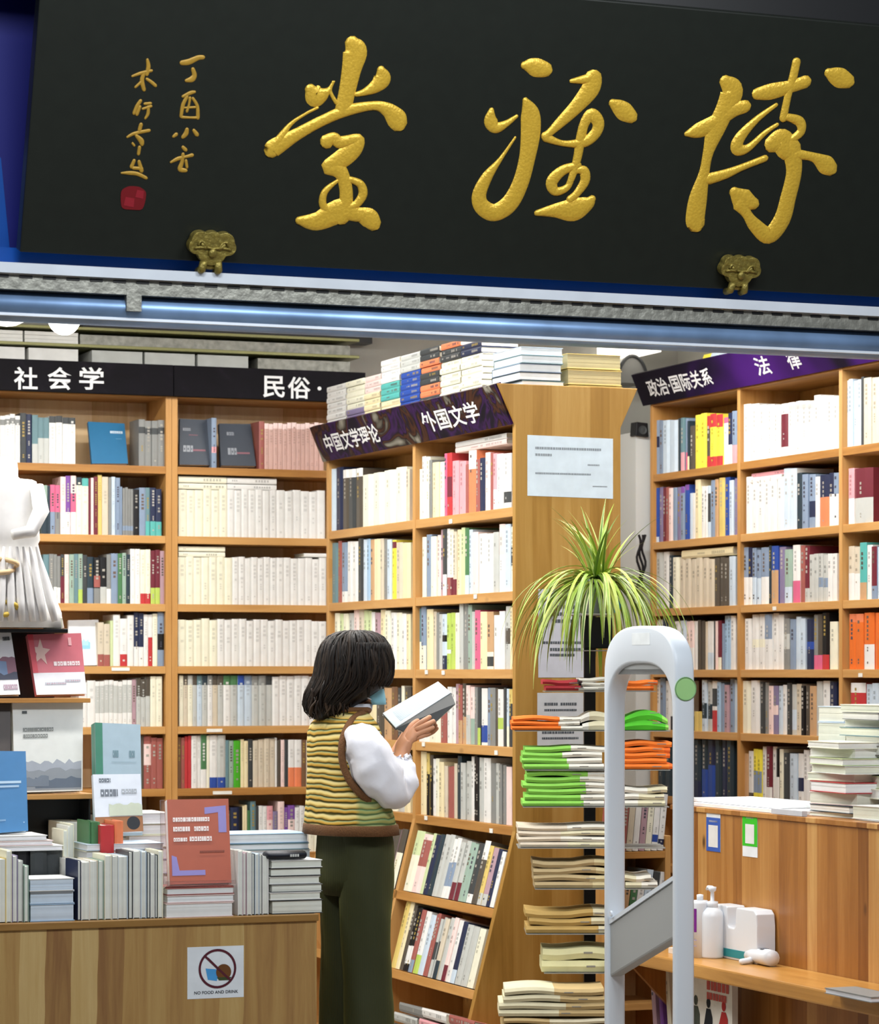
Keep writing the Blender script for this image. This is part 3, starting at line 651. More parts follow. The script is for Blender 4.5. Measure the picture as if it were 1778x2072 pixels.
srow(0, .655, 814, '830:1682:L+0-60i 847:1689:h+45-90r 853:1687:L 862:1690:n 870:1689:d 889:1690:g*2 906:1696:w+20-60A*2 923:1703:g+0-30M*2 940:1706:q*2 951:1707:D+0-15w 962:1702:x+70-100w 970:1712:Y+0-20g 980:1716:m+0-20g 989:1719:n 997:1724:w')
srow(1, .366, 788, '797:1821:Y 805:1825:c 812:1832:x 824:1838:K+12-40w*2 832:1842:r+0-20A 842:1845:w+0-30l 852:1852:a 863:1850:r*2 873:1857:g+30-60D*2 881:1860:b+0-30d 890:1858:g 898:1858:h+0-25M 908:1863:w 917:1866:n+0-22a 929:1872:g 941:1876:g 953:1880:i')
srow(0, .655, 700, '715:1676:w 730:1678:r 750:1676:i*2 768:1676:b 783:1678:m+45-100x 795:1678:x+0-60i', F_)
# magazines thrown flat on the lowest slanted shelf
for k in range(12):
    px = 800 + (k % 3) * 50 + rnd.uniform(-6, 6); lv = k // 3
    o = onP(px, 2040, pf(.12)); o = W(pf(.11) + .01, room(o)[1], .105 + lv * .042 + (k % 3) * .004)
    lying(o, -Vv, SDP, .24, .034, .2, ('i', 'g', 'r', 'D', 'w', 'm', 'g', 'p', 'i', 'G', 'w', 'r')[k], f"magazine on the island's lowest shelf, {('far', 'middle', 'near')[k % 3]} pile, {ORD[lv + 1]} from bottom", 'magazines on the lowest shelf')

# books piled on top of the island
def pile(x0, x1, ytop, segs, word):
    A_ = onP(x0, 800, PM + .03); B_ = onP(x1, 800, PM + .03); L_ = (B_ - A_).dot(-Vv); s_ = F / ((A_.y + B_.y) / 2); zt = EYE + (HY - ytop) / s_
    th = .0235; n = int((zt - 2.426) / th); z = 2.426
    for k in range(n):
        u = (k + .5) / n; c = segs[0][1]
        for f0, c_ in segs:
            if u >= f0: c = c_
        o = W(PM + .03 + rnd.uniform(0, .008), room(A_)[1], z)
        lying(o, -Vv, U, L_ - .004, th - .001, .15, c, f"{NAMES[c]} book in the {word} pile atop the book island, {ORD[k + 1]} from bottom", 'book piles on top of the island'); z += th
pile(661, 699, 768, [(0, 'w')], 'farthest'); pile(700, 736, 765, [(0, 'v'), (.62, 'i')], 'white and lavender'); pile(737, 769, 750, [(0, 'c'), (.75, 'h')], 'cream')
pile(770, 808, 714, [(0, 'c'), (.48, 't'), (.75, 'w')], 'turquoise banded'); pile(809, 849, 712, [(0, 'p'), (.38, 'B'), (.82, 'g')], 'blue and pink'); pile(850, 889, 698, [(0, 'D'), (.2, 'o'), (.3, 'D'), (.45, 'o'), (.56, 'D'), (.75, 'o'), (.85, 'D')], 'dark and orange')
pile(891, 931, 690, [(0, 'i'), (.8, 'D'), (.92, 'o')], 'first ivory'); pile(932, 974, 690, [(0, 'i'), (.85, 'n')], 'second ivory'); 
m_th = .0305; z = 2.532
A_ = W(PM + .0, QM0 + .02, 0)
for k in range(8):   # nearest pile lies across the end of the island, its ends towards the entrance
    o = W(PM + .035 + rnd.uniform(-.006, .006), QM0 + .03 + rnd.uniform(0, .008), 2.427 + k * .0305)
    lying(o, U, Vv, .165, .0290, .26, ('T', 'd', 'A', 'T', 'd', 'A', 'T', 'a')[k], f"thick grey-blue book lying in the nearest pile above the end panel, {ORD[k + 1]} from bottom", 'book piles on top of the island', style='pages', page='#dfe6ea')
for k in range(4):
    o = W(PM + .225 + rnd.uniform(-.006, .006), QM0 + .05, 2.427 + k * .0575)
    lying(o, U, Vv, .215, .054, .26, 'Y', f"bundle of yellowed paper lying on the island beside the nearest pile, {ORD[k + 1]} from bottom", 'yellowed bundles', style='pages', page='#b8ad82')
for k, (c, dx) in enumerate((('h', 0), ('w', .0))):
    A_ = onP(922 + dx, 908, PM + .03); o = W(PM + .03, room(A_)[1], 2.328 + k * .0205)
    lying(o, -Vv, U, .5, .019, .13, c, ('pale pink' if k == 0 else 'white') + ' book lying flat on the top row of the near bay of the island', 'books lying on the top row')

# ---- right case (front plane p = 5.65)
PRt = 5.65
RZ = [2.368, 2.070, 1.777, 1.510, 1.248, .960, .66]
QR = [11.80, room(onP(1494, 1360, PRt))[1], room(onP(1700, 1360, PRt))[1], 9.26]
RC = thing('politics_bookcase', 'tall pine bookcase with leaning purple header on the far side of the checkout counter', 'bookcase', W(PRt, QR[3], 0), ANG)
for i, q in enumerate(QR): board(RC, 'upright', M_UPR, PRt, PRt + .28, q - .013, q + .013, 0, 2.70)
for i in range(3):
    for z in RZ + [2.70]: board(RC, 'shelf', M_SHELFQ, PRt + .002, PRt + .28, QR[i + 1] + .013, QR[i] - .013, z - .032, z)
board(RC, 'back_board', M_BACKQ, PRt + .28, PRt + .295, QR[3], QR[0] + .013, 0, 2.70)
hpr = [(PRt - .012, 2.675), (PRt - .07, 2.81)]; hur = (W(hpr[1][0], 0, hpr[1][1]) - W(hpr[0][0], 0, hpr[0][1])); hnr = (-Vv).cross(hur).normalized()
m = MB(); m.box(W(hpr[0][0], 11.86, hpr[0][1]), -Vv * 2.6, -hnr * .022, hur); HR = m.build('header_board', M_HEADR, RC)
hplr = W(hpr[0][0], 10, hpr[0][1]); hurn = hur.normalized()
def right_text(body, x0, x1, y, h=.08):
    o = on_plane(x0, y, hplr, hnr); w = abs((on_plane(x1, y, hplr, hnr) - o).dot(-Vv)); o = o - hurn * ((o - hplr).dot(hurn) - .03)
    m = MB(); add_text(m, body, o, -Vv, hurn, w, h, hnr, 'w', depth=.0012); sub(m, 'lettering', M_LETTER, HR)
right_text('政治·国际关系', 1312, 1450, 790); right_text('法', 1531, 1562, 750); right_text('律', 1596, 1624, 740)
for px, py in ((1566, 1229), (1740, 1364)): tagpiece(RC, onP(px, py + 2, PRt - .001), -U, .03, .015)
def rrow(i, bay, x0, spec, **k):
    nm = ('top', 'second', 'third', 'fourth', 'fifth', 'sixth')[i]
    row('politics bookcase', bay, nm, lambda px: onP(px, 1360, PRt + .02), RZ[i], x0, spec, U, **k)
R1, R2, R3 = 'far bay of politics bookcase', 'middle bay of politics bookcase', 'near bay of politics bookcase'
rrow(0, R1, 1322, '1332:851:A+50-70n 1341:852:A 1355:851:a 1371:851:w+0-100a 1377:847:d 1385:846:T+0-35p 1390:847:A+0-35P 1394:852:d+0-28c 1404:862:x 1428:838:y*2 1436:842:R+22-75x 1449:838:y+0-19R+75-100R 1462:839:y+0-19R+75-100R 1473:845:w+88-100P 1481:836:n+0-38w 1491:832:A+0-35p')
rrow(1, R1, 1322, '1332:988:B+0-10a 1339:986:v 1346:987:M 1353:986:r 1361:988:h 1369:987:A 1377:986:v 1385:985:A+88-100V 1393:981:B+90-100V 1399:998:a 1406:998:w 1417:971:c 1424:984:w 1431:984:w 1437:983:a+30-85D 1446:972:A 1453:970:u 1465:967:c+0-100Y 1475:966:B 1484:972:a 1491:968:v')
rrow(2, R1, 1327, '1340:1118:g 1352:1117:w 1361:1124:d 1373:1128:i 1444:1129:b*6 1475:1127:x*3 1488:1126:a')
rrow(3, R1, 1322, '1340:1254:w*2 1350:1250:n 1363:1249:G 1375:1257:w 1387:1256:a 1404:1258:h+0-45w*2 1411:1257:w 1424:1256:x*2 1429:1258:b 1442:1257:w+0-35a*2 1447:1256:D 1452:1257:h 1459:1256:M+0-25i 1464:1262:A 1471:1246:s 1478:1246:s 1488:1246:w')
rrow(4, R1, 1316, '1326:1376:b 1334:1375:w 1345:1372:A 1355:1378:w 1403:1450:K*3 1420:1440:Y*2 1430:1376:a+25-55d 1439:1380:g+25-55d 1450:1378:w+0-42R+50-85D 1458:1380:s 1465:1383:A 1475:1386:m 1484:1374:A 1490:1376:a')
rrow(5, R1, 1330, '1390:1500:d*4 1403:1498:n*2 1417:1497:d+0-30n 1430:1497:B+50-100d 1445:1498:B+58-100n 1458:1498:d 1470:1498:n 1484:1498:d')
rrow(0, R2, 1504, '1579:818:w*5 1594:817:w+18-80M 1646:813:w+85-94g*4 1698:801:w*4')
rrow(0, R3, 1708, '1741:768:a*4 1747:763:D 1778:762:b*2 1800:760:w')
rrow(1, R2, 1508, '1584:965:w*6 1612:946:w+0-100a*2 1622:957:d 1634:960:A 1647:960:A+20-50n 1656:965:w 1676:961:n+0-57o 1686:957:n+0-60w 1696:957:A+0-60w')
rrow(1, R3, 1716, '1728:948:p+0-46w 1766:948:M+0-46g')
rrow(2, R2, 1502, '1513:1108:A+0-48w 1521:1108:n+0-48w 1538:1110:A+0-48a*2 1554:1108:A+0-48w 1560:1104:d 1574:1105:B+0-58u 1587:1107:v 1602:1112:q+0-30a 1617:1103:w+0-38P 1627:1104:r 1637:1106:M+0-25g 1655:1120:g*2 1673:1121:g+30-50A*2 1691:1118:w*2')
rrow(2, R3, 1714, '1738:1105:b+0-50w*2 1752:1098:t+0-30u 1763:1103:w 1774:1106:A+25-100M 1800:1104:a*2')
rrow(3, R2, 1506, '1520:1252:w 1547:1244:w+40-55i*2 1562:1243:w+55-100A 1584:1242:w*2 1596:1252:G+40-70g 1609:1253:A 1629:1249:a*2 1644:1253:n+40-55B 1653:1244:G+0-26P 1662:1243:x+0-26P 1676:1240:K+0-26R 1692:1258:i')
rrow(3, R3, 1716, '1747:1243:O+85-100o*2 1768:1240:O+0-44w 1800:1240:O')
rrow(4, R2, 1501, '1519:1378:i 1537:1377:w 1546:1380:D 1554:1381:G 1564:1388:h 1574:1388:v+40-60h 1582:1388:a 1590:1386:w 1600:1382:D 1610:1385:g+10-50a 1620:1384:b 1628:1388:K 1637:1387:x 1651:1388:u 1663:1379:g 1677:1378:w 1691:1380:n')
rrow(4, R3, 1719, '1750:1382:R+82-100w 1778:1383:a*2')
rrow(5, R2, 1503, '1512:1525:u 1523:1520:w+0-20x 1541:1516:y+20-60A*2 1549:1511:w 1561:1510:M+0-30w 1570:1511:w 1576:1515:K+0-50w 1584:1516:i 1597:1524:D 1612:1525:a 1624:1525:w+30-55n 1646:1517:w*2 1690:1518:g*4')
# a pale blue volume leaning in the near bay and a flat one in the far bay
A_ = onP(1380, 1131, PRt + .02); B_ = onP(1484, 1131, PRt + .02)
lying(A_ + Z * (RZ[2] + .212 - A_.z), -Vv, U, (B_ - A_).dot(-Vv), .035, .14, 'c', 'cream book lying flat across the beige set, third shelf, far bay of politics bookcase', 'books lying in the politics bookcase')
A_ = onP(1512, 963, PRt + .02)
lying(W(PRt + .02, room(A_)[1], RZ[1] + .207), -Vv, U, .30, .022, .14, 'w', 'white book lying flat above the white set, second shelf, middle bay of politics bookcase', 'books lying in the politics bookcase')
lying(W(PRt + .03, room(A_)[1] - .02, RZ[1] + .2295), -Vv, U, .34, .018, .13, 'p', 'pink book lying flat on the white one above the white set, politics bookcase', 'books lying in the politics bookcase')

# ================================================================== ABOVE AND BEHIND THE CASES
M_OLIVE = plain('olive_rail', '#7b7a4a', .4, metal=.3)
_a = room(onQ(168, 670, 12.5))[0]
struct_box('trim_gap_shade', M_BLACK, _a, 4.6, 12.5, 12.6, 2.975, 3.12)  # black board that paints in the shade of the gap above the rack
t = thing('overhead_rack', 'long olive-edged storage rack above the wall bookcases, two rails with packed white boxes', 'rack', W(2.6, 12.2, 2.88), ANG)
for z in (2.872, 2.945): board(t, 'rack_board', M_OLIVE, 2.45, 4.43, 12.2, 12.55, z, z + .013)
for p in (2.47, 4.40): board(t, 'rack_post', M_GALV, p, p + .02, 12.52, 12.55, 2.705, 2.97)
def pack(px0, px1, z0, z1, c, lab):
    A_ = onQ(px0, 720, 12.23); B_ = onQ(px1, 720, 12.23); p0 = room(A_)[0]; p1 = room(B_)[0]; n = 3
    m = MB()
    for k in range(n): m.rb(p0, p1, 12.23 + (k % 2) * .002, 12.5, z0 + (z1 - z0) * k / n, z0 + (z1 - z0) * (k + .93) / n, c)
    tag(m.build('paper_pack', M_PAPER, rot=ANG), lab, 'package', 'packs above the wall bookcases')
for i, (a, b_) in enumerate(((-40, 50), (58, 158), (186, 288), (293, 394), (400, 502))): pack(a, b_, 2.704, 2.868, 'w' if i < 2 else 'g', f"white paper pack just above the black header, {ORD[i + 1]} from left")
for i, (a, b_) in enumerate(((-40, 46), (50, 158))): pack(a, b_, 2.887, 2.935, 'w', ('flat white pack on the upper rail beside the globe lamp', 'flat white pack on the upper rail under the small bright bulb')[i])
m = MB(); m.rb(room(onQ(163, 700, 12.23))[0], 4.4, 12.24, 12.5, 2.887, 2.93, 'G'); tag(m.build('metal_tray', M_GALV, rot=ANG), 'long dull grey tray on the upper rail of the overhead rack', 'tray')
m = MB(); m.rb(room(onQ(523, 700, 12.23))[0], 4.4, 12.24, 12.5, 2.704, 2.86, 'g'); tag(m.build('metal_duct', M_GALV, rot=ANG), 'grey metal box beside the white packs behind the island piles', 'box')
M_BULB = emit('glowing_lamp', '#fff8ea', 9.0); M_GLOBE = emit('glowing_globe', '#ffffff', 3.0)
def hang(px, py, Y, r, mat, lab, nm):
    c = atY(px, py, Y); t = thing(nm, lab, 'lamp', (c.x, c.y, c.z - r), ANG)
    m = MB(); m.ball(c, r); m.build('bulb', mat, t, smooth=True)
    m = MB(); m.lathe(c + Z * r * .8, [(r * .55, 0), (r * .5, r * .5), (r * .15, r * .7)], 20, 'D'); m.tube([c + Z * r * 1.3, Vector((c.x, c.y, 3.249))], .006, 8, 'K'); m.build('fitting', M_PAINT, t, smooth=True)
hang(130, 645, 11.2, .062, M_BULB, 'small glowing bulb hanging under the shutter header', 'pendant_bulb')
hang(14, 600, 10.8, .110, M_GLOBE, 'larger white globe lamp at the photo edge, behind the shutter header', 'globe_lamp')
M_TUBE = emit('lamp_tube', '#fff6e8', 2.5)
for i, (p, q) in enumerate(LAMPS):
    t = thing('ceiling_light', f"white batten lamp on the shop ceiling, {ORD[i + 1]} counted from the entrance corner", 'lamp', W(p, q, 3.25), ANG, 'ceiling battens')
    m = MB(); m.rb(p - .62, p + .62, q - .1, q + .1, 3.18, 3.249, 'w'); m.build('housing', M_PAINT, t)
    m = MB(); m.tube([W(p - .58, q, 3.16), W(p + .58, q, 3.16)], .016, 8); m.build('tube', M_TUBE, t, smooth=True)
# things around the politics case
c = onQ(1286, 706, 12.3); m = MB(); m.rb(room(c)[0] - .08, room(c)[0] + .08, 12.2, 12.55, c.z - .02, c.z + .03, 'w'); tag(m.build('wall_lamp', M_TUBE, rot=ANG), 'small glowing white wall lamp above the golden end panel', 'lamp')
t = thing('wall_unit', 'grey rounded ventilation unit on the wall above the end panel', 'ventilation unit', onQ(1280, 772, 12.35), ANG)
c = onQ(1279, 775, 12.35); m = MB(); m.prism([c + U * .075 * math.cos(a) * -1 + Z * (.125 * math.sin(a)) for a in [math.pi * k / 14 for k in range(15)]][::-1], Vv * .2, 'G'); m.build('casing', M_PAINT, t)
m = MB(); m.tube([c - Vv * .004 + U * .075 * math.cos(a) + Z * (.125 * math.sin(a)) for a in [math.pi * k / 14 for k in range(15)]], .008, 6, 'D'); m.build('rim', M_PAINT, t)
M_PIL = plain('white_boarding', '#c9ccca', .55)
a, b_ = room(onQ(1286, 1000, 11.86))[0], room(onQ(1319, 1000, 11.86))[0]
struct_box('trim_3', M_PIL, a, b_, 11.86, 12.6, 0, 2.56)
t = thing('wall_speaker', 'small black loudspeaker perched on the white boarding beside the politics bookcase', 'speaker', onQ(1300, 884, 11.84), ANG)
c = onQ(1300, 884, 11.84); m = MB(); m.prism([c + U * x + Z * z_ for x, z_ in ((-.035, .005), (.03, 0), (.026, .062), (-.03, .066))], Vv * .06, 'K'); m.build('cabinet', M_PAINT, t, bevel=.004)
m = MB(); m.lathe(c + Z * .03 - Vv * .001, [(.02, 0), (.019, .003), (.012, .001), (.001, .002)], 18, 'D', ex=U, ey=Z, ez=-Vv); m.build('cone', M_PAINT, t)
m = MB()
for k in range(3):
    P_ = [onQ(1292 + 5 * k + 4 * math.sin(i * .9 + k), 1082 + i * 9, 11.80) for i in range(13)]; m.tube(P_, .006, 6, 'K')
tag(m.build('cable_bundle', M_PAINT, rot=ANG), 'tangle of black cables hanging beside the spider plant', 'cable')
for i, (x0, x1, c_, lab) in enumerate(((1424, 1440, 'y', 'yellow'), (1440, 1476, 'a', 'white and blue'), (1478, 1514, 'y', 'second yellow'))):
    A_ = onP(x0, 740, PRt + .05); B_ = onP(x1, 740, PRt + .05)
    lying(W(PRt + .05, room(A_)[1], 2.702), -Vv, U, (A_ - B_).length * .98, .155, .2, c_, f"{lab} carton standing on top of the politics bookcase", 'cartons on the politics bookcase')
t = thing('dome_camera', 'dark dome camera on top of the purple header', 'camera', onP(1405, 742, PRt + .01), ANG)
c = onP(1405, 748, PRt + .01); m = MB(); m.lathe(c, [(.04, -.03), (.04, .0), (.036, .012), (.026, .024), (.012, .03), (.001, .032)], 20, 'D'); m.build('dome', M_PAINT, t, smooth=True)

# ================================================================== FRONT TABLE
QT, PT0, PT1, ZT = 8.34, 0.75, 2.90, .78
TB = thing('display_table', 'knotty pine display table with a plank front, books and an acrylic stand on it', 'table', W(PT0, QT, 0), ANG)
board(TB, 'front_panel', M_TABLE, PT0, PT1 - .004, QT + .008, QT + .034, 0, ZT - .020)
for p in (PT0, PT1 - .03): board(TB, 'side_panel', M_TABLE, p, p + .026, QT + .034, QT + 1.0, 0, ZT - .020)
board(TB, 'table_top', M_TABTOP, PT0, PT1, QT, QT + 1.02, ZT - .020, ZT)

def cover_book(name, label, quad, q0, lean, th, col, marks, group=None, spine=None, page='#e9e6da', n_bands=()):
    """a book showing its front cover: quad px TL,TR,BR,BL; bottom edge on plane q0, top leaning back by `lean`; marks in unit coordinates of the cover"""
    TL, TR, BR, BL = quad
    bl = onQ(*BL, q0); br = onQ(*BR, q0); tl = onQ(*TL, q0 + lean); tr = onQ(*TR, q0 + lean)
    n = (br - bl).cross(tl - bl).normalized()
    t = thing(name, label, 'book', (bl + br) / 2 + (-n) * th / 2, ANG, group)
    def P(u, v, d=0): return bl + (br - bl) * u + (tl - bl) * v * (1 - u) + (tr - br) * v * u + n * d
    m = MB(); e = .0025
    m.prism([P(0, 0), P(1, 0), P(1, 1), P(0, 1)], -n * e, col)
    m.prism([P(0, 0, -th), P(1, 0, -th), P(1, 1, -th), P(0, 1, -th)], -n * e, col)
    m.prism([P(0, 0, -e), P(.012, 0, -e), P(.012, 1, -e), P(0, 1, -e)], -n * (th - e), spine or col)
    m0 = m; m = MB(); m.prism([P(.012, .008, -e), P(.988, .008, -e), P(.988, .992, -e), P(.012, .992, -e)], -n * (th - e), page); m.build('page_block', M_PAPER, t)
    m = m0
    if marks:
        for k, mk in enumerate(marks):
            d = .0006 + .0003 * k
            if mk[0] == 'r': _, u0, u1, v0, v1, c = mk; m.quad(P(u0, v0, d), P(u1, v0, d), P(u1, v1, d), P(u0, v1, d), c)
            elif mk[0] == 'p': m.poly([P(u, v, d) for u, v in mk[1]], mk[2])
            elif mk[0] == 't':
                _, u0, u1, v0, v1, c = mk; x = u0; r = random.Random(int(u0 * 999 + v0 * 77))
                while x < u1 - .01:
                    w_ = min(r.uniform(.5, 1.0) * (v1 - v0) * .9, u1 - x)
                    m.quad(P(x, v0, d), P(x + w_, v0, d), P(x + w_, v1, d), P(x, v1, d), c)
                    if r.random() < .6: m.quad(P(x + w_ * .25, v0 + (v1 - v0) * .3, d + .0003), P(x + w_ * .6, v0 + (v1 - v0) * .3, d + .0003), P(x + w_ * .6, v0 + (v1 - v0) * .6, d + .0003), P(x + w_ * .25, v0 + (v1 - v0) * .6, d + .0003), col)
                    x += w_ * 1.2
            elif mk[0] == 'c':
                _, u, v, r_, c = mk; asp = (br - bl).length / (tl - bl).length
                m.poly([P(u + r_ * math.cos(a), v + r_ * asp * math.sin(a), d) for a in [6.28319 * i / 20 for i in range(20)]], c)
    m.build('cover', M_BOOK, t)
    return t
def jag(v0, v1, n, seed, u0=0., u1=1.):
    r = random.Random(seed); top = [(u0 + (u1 - u0) * (1 - i / n), v1 + r.uniform(-.03, .03)) for i in range(n + 1)]
    return [(u0, v0), (u1, v0)] + top

# display rack standing on the table
QD = 8.98
rx = lambda px: room(onQ(px, 1500, QD))[0]
DR = thing('display_rack', 'black tiered display rack with pine ledges on the table, holding books that face outwards', 'display rack', W(1.55, QD, ZT), ANG)
board(DR, 'back_board', M_BLACK, 1.55, rx(136), QD + .16, QD + .175, ZT, 1.625)
board(DR, 'side_board', M_BLACK, rx(176), rx(180), QD - .02, QD + .17, ZT, 1.12)
board(DR, 'top_shelf', M_BLACK, 1.55, rx(136), QD - .01, QD + .175, 1.622, 1.634)
board(DR, 'ledge', M_SHELFP, 1.55, rx(180), QD - .02, QD + .17, 1.405, 1.419)
board(DR, 'ledge', M_SHELFP, 1.55, rx(182), QD - .05, QD + .17, 1.108, 1.124)
board(DR, 'lower_back', M_BLACK, rx(48), rx(190), QD + .10, QD + .115, ZT, 1.108)
STAR = [(.20 + .19 * (1 if i % 2 == 0 else .42) * math.sin(6.28319 * i / 10 + .12), .70 + .235 * (1 if i % 2 == 0 else .42) * math.cos(6.28319 * i / 10 + .12)) for i in range(10)][::-1]
cover_book('book', 'pink book with a pale star on its cover, on the top rack ledge', [(55, 1284), (164, 1281), (175, 1404), (74, 1406)], QD - .01, .05, .022, '#d6747f',
           [('r', 0, 1, 0, .36, '#ecebef'), ('p', STAR, '#f0c8bc'), ('t', .42, .92, .47, .54, '#f4e6e6'), ('r', 0, .10, .36, 1, '#d8505c'), ('t', .74, .80, .80, .93, '#efb4b8'), ('t', .2, .62, .16, .2, '#b9bac4'), ('t', .6, .9, .2, .24, '#b9bac4')])
cover_book('book', 'white book with a blue and plum picture at the photo edge, top rack ledge', [(-40, 1282), (22, 1278), (41, 1405), (-30, 1407)], QD - .01, .05, .022, '#e9e8ea',
           [('p', jag(.28, .60, 8, 3, .25, 1), '#8d6070'), ('p', jag(.30, .52, 6, 5, .3, .72), '#6f86a8'), ('p', jag(.24, .34, 6, 6, .4, 1), '#3c3f52'), ('t', .70, .92, .86, .92, '#55585a'), ('t', .55, .95, .08, .16, '#b59aa8')])
cover_book('book', 'large pale grey book with a landscape picture along its foot, middle rack ledge', [(25, 1418), (168, 1415), (167, 1600), (30, 1604)], QD - .03, .05, .03, '#d4d5d0',
           [('p', jag(0.02, .33, 16, 9, .02, .98), '#9a9fa8'), ('p', jag(.02, .24, 12, 10, .05, .98), '#84898f'), ('p', jag(.04, .14, 9, 11, .3, .98), '#5a6472'), ('p', jag(.06, .17, 7, 12, .1, .5), '#6b7480'), ('t', .14, .58, .66, .70, '#7c7f7c'), ('t', .14, .50, .59, .63, '#7c7f7c'), ('r', .13, .2, .855, .885, '#3f4446')], spine='#dfe0d8')
cover_book('book', 'dark brown book partly hidden beside the landscape book on the middle ledge', [(-60, 1423), (21, 1420), (22, 1600), (-60, 1604)], QD - .02, .05, .03, '#4a4340', [])
cover_book('book', 'green-spined book with a powder blue cover leaning beside the display rack', [(192, 1462), (284, 1466), (288, 1690), (196, 1694)], 8.80, .06, .045, '#a3b8c4',
           [('r', -.0, .16, .1, 1, '#3f7f68'), ('t', .38, .52, .70, .76, '#6f8a94'), ('t', .74, .86, .70, .76, '#6f8a94'), ('r', .35, .9, .655, .66, '#93aab6')], spine='#4f8f76')
cover_book('book', 'white book with kraft strip and black round badge, before the powder blue one', [(188, 1567), (284, 1566), (290, 1682), (194, 1686)], 8.66, .04, .018, '#dde4ee',
           [('r', 0, 1, .0, .27, '#9a6a44'), ('c', .80, .15, .14, '#20242a'), ('t', .12, .36, .86, .93, '#6a727c'), ('t', .14, .50, .62, .74, '#6f7680'), ('t', .58, .9, .66, .74, '#a7adb4'), ('p', jag(.28, .48, 9, 14, .3, 1), '#c3ccb8')])
cover_book('book', 'plain blue book with pale title lines, standing on the white papers at the photo edge', [(-60, 1519), (52, 1520), (57, 1681), (-60, 1690)], 8.62, .05, .03, '#4680b4',
           [('r', .0, .9, .60, .63, '#b9d4ea'), ('r', .0, .86, .55, .575, '#a9c6e0'), ('t', .1, .62, .14, .16, '#8fb4d6'), ('c', .93, .11, .012, '#9cc0de')], spine='#3b74a8')
# white draped figurine on the rack
FG = thing('figurine', 'white draped figurine on top of the display rack, cut by the photo edge', 'figurine', W(rx(30), QD + .06, 1.634), ANG)
yq = QD + .06
def fx(px, py): return onQ(px, py, yq)
m = MB(); rings = []
for (xl, xr, y) in ((-70, 128, 1270), (-66, 124, 1240), (-60, 106, 1200), (-52, 92, 1160), (-45, 80, 1125), (-40, 76, 1100), (-44, 80, 1092), (-44, 78, 1060), (-42, 74, 1020), (-38, 74, 985), (-36, 73, 974), (-30, 64, 970), (-22, 40, 968), (-20, 36, 964), (-20, 36, 950), (-18, 34, 935), (-8, 22, 925)):
    a, b_ = fx(xl, y), fx(xr, y); c = (a + b_) / 2; r_ = (b_ - a).length / 2
    rings.append([c + (U * math.cos(t_) * r_ + Vv * math.sin(t_) * min(r_ * .6, .1)) * (1 + (.05 if y > 1100 else .02) * math.sin(t_ * 9 + y * .03)) for t_ in [6.28319 * k / 40 for k in range(40)]])
m.loft(rings, '#f2f1ef'); m.build('drapery', M_PAPER, FG, smooth=True)
m = MB()
for y, dx, c_ in ((1147, 0, '#e8c89a'), (1232, 0, '#d8b84a')):
    m.tube([fx(-20 + 42 * math.sin(k / 12 * 3.14), y + 14 * math.cos(k / 12 * 3.14)) - Vv * (.085 + .01 * math.sin(k)) for k in range(13)], .008, 8, c_)
m.build('sash', M_PAINT, FG, smooth=True)
m = MB()   # draped folds of the skirt and a folded arm
for k in range(7):
    x0, x1 = -10 + 13 * k, -30 + 22 * k
    m.tube([fx(x0 + (x1 - x0) * u - 6, 1108 + 150 * u) - Vv * (.075 + .02 * u) for u in (0, .25, .5, .75, 1)], [.004, .009, .012, .013, .010], 8, '#f2f1ef')
m.tube([fx(66, 985) - Vv * .05, fx(72, 1035) - Vv * .07, fx(48, 1078) - Vv * .095, fx(10, 1085) - Vv * .10], [.022, .026, .022, .016], 10, '#f2f1ef')
m.build('folds', M_PAPER, FG, smooth=True)
FGW = MB(); FGW.rb(rx(96), rx(128), QD + .01, QD + .05, 1.635, 1.668, 'i'); tag(FGW.build('small_box', M_PAPER, rot=ANG), 'small ivory box beside the white figurine on the rack', 'box')

# books on the table: front row on the table edge
def trow(spec, x0, q, zf, label, group, styles='pages', depth=.14, page='#dfe2da'):
    xp = x0; k = 0
    for x, y, c, bands, n in parse(spec):
        for j in range(n):
            xa = xp + (x - xp) * j / n; xb = xp + (x - xp) * (j + 1) / n
            if c != '_':
                k += 1; A_ = onQ(xa, 1700, q); B_ = onQ(xb, 1700, q); s_ = F / A_.y; h = EYE + (HY - y) / s_ - zf
                o = W(room(A_)[0], q + rnd.uniform(0, .012), zf + .0006)
                CAND.append(dict(o=o, ax=U, up=Z, dp=Vv, w=(B_ - A_).dot(U) - .001, h=h, d=depth, col=c, bands=bands, style=styles, seed=rnd.randrange(10 ** 6), area=(xb - xa) * h * s_ * 3,
                                 label=label.format(c=cname(c), o=ORD[k]), group=group, pages=page))
        xp = x
trow('14:1738:Y 26:1722:i 38:1732:v 49:1742:g 59:1752:q', -8, 8.372, ZT, '{c} covered book standing {o} at the photo edge, on the table front', 'books standing along the table front')
trow('165:1742:n 182:1744:w 200:1742:b 212:1742:q 227:1731:i 240:1732:g 261:1733:a 271:1724:D 286:1722:w 298:1723:a 305:1726:d 314:1728:w 320:1730:d 331:1722:i', 158, 8.372, ZT, '{c} covered book standing {o} from left beside the acrylic stand, on the table front', 'books standing along the table front')
trow('492:1722:w 500:1726:m 510:1724:w 517:1728:d 527:1728:a 533:1730:G 546:1732:w', 482, 8.372, ZT, '{c} covered book standing {o} from left between acrylic stand and the lying pile', 'books standing along the table front')
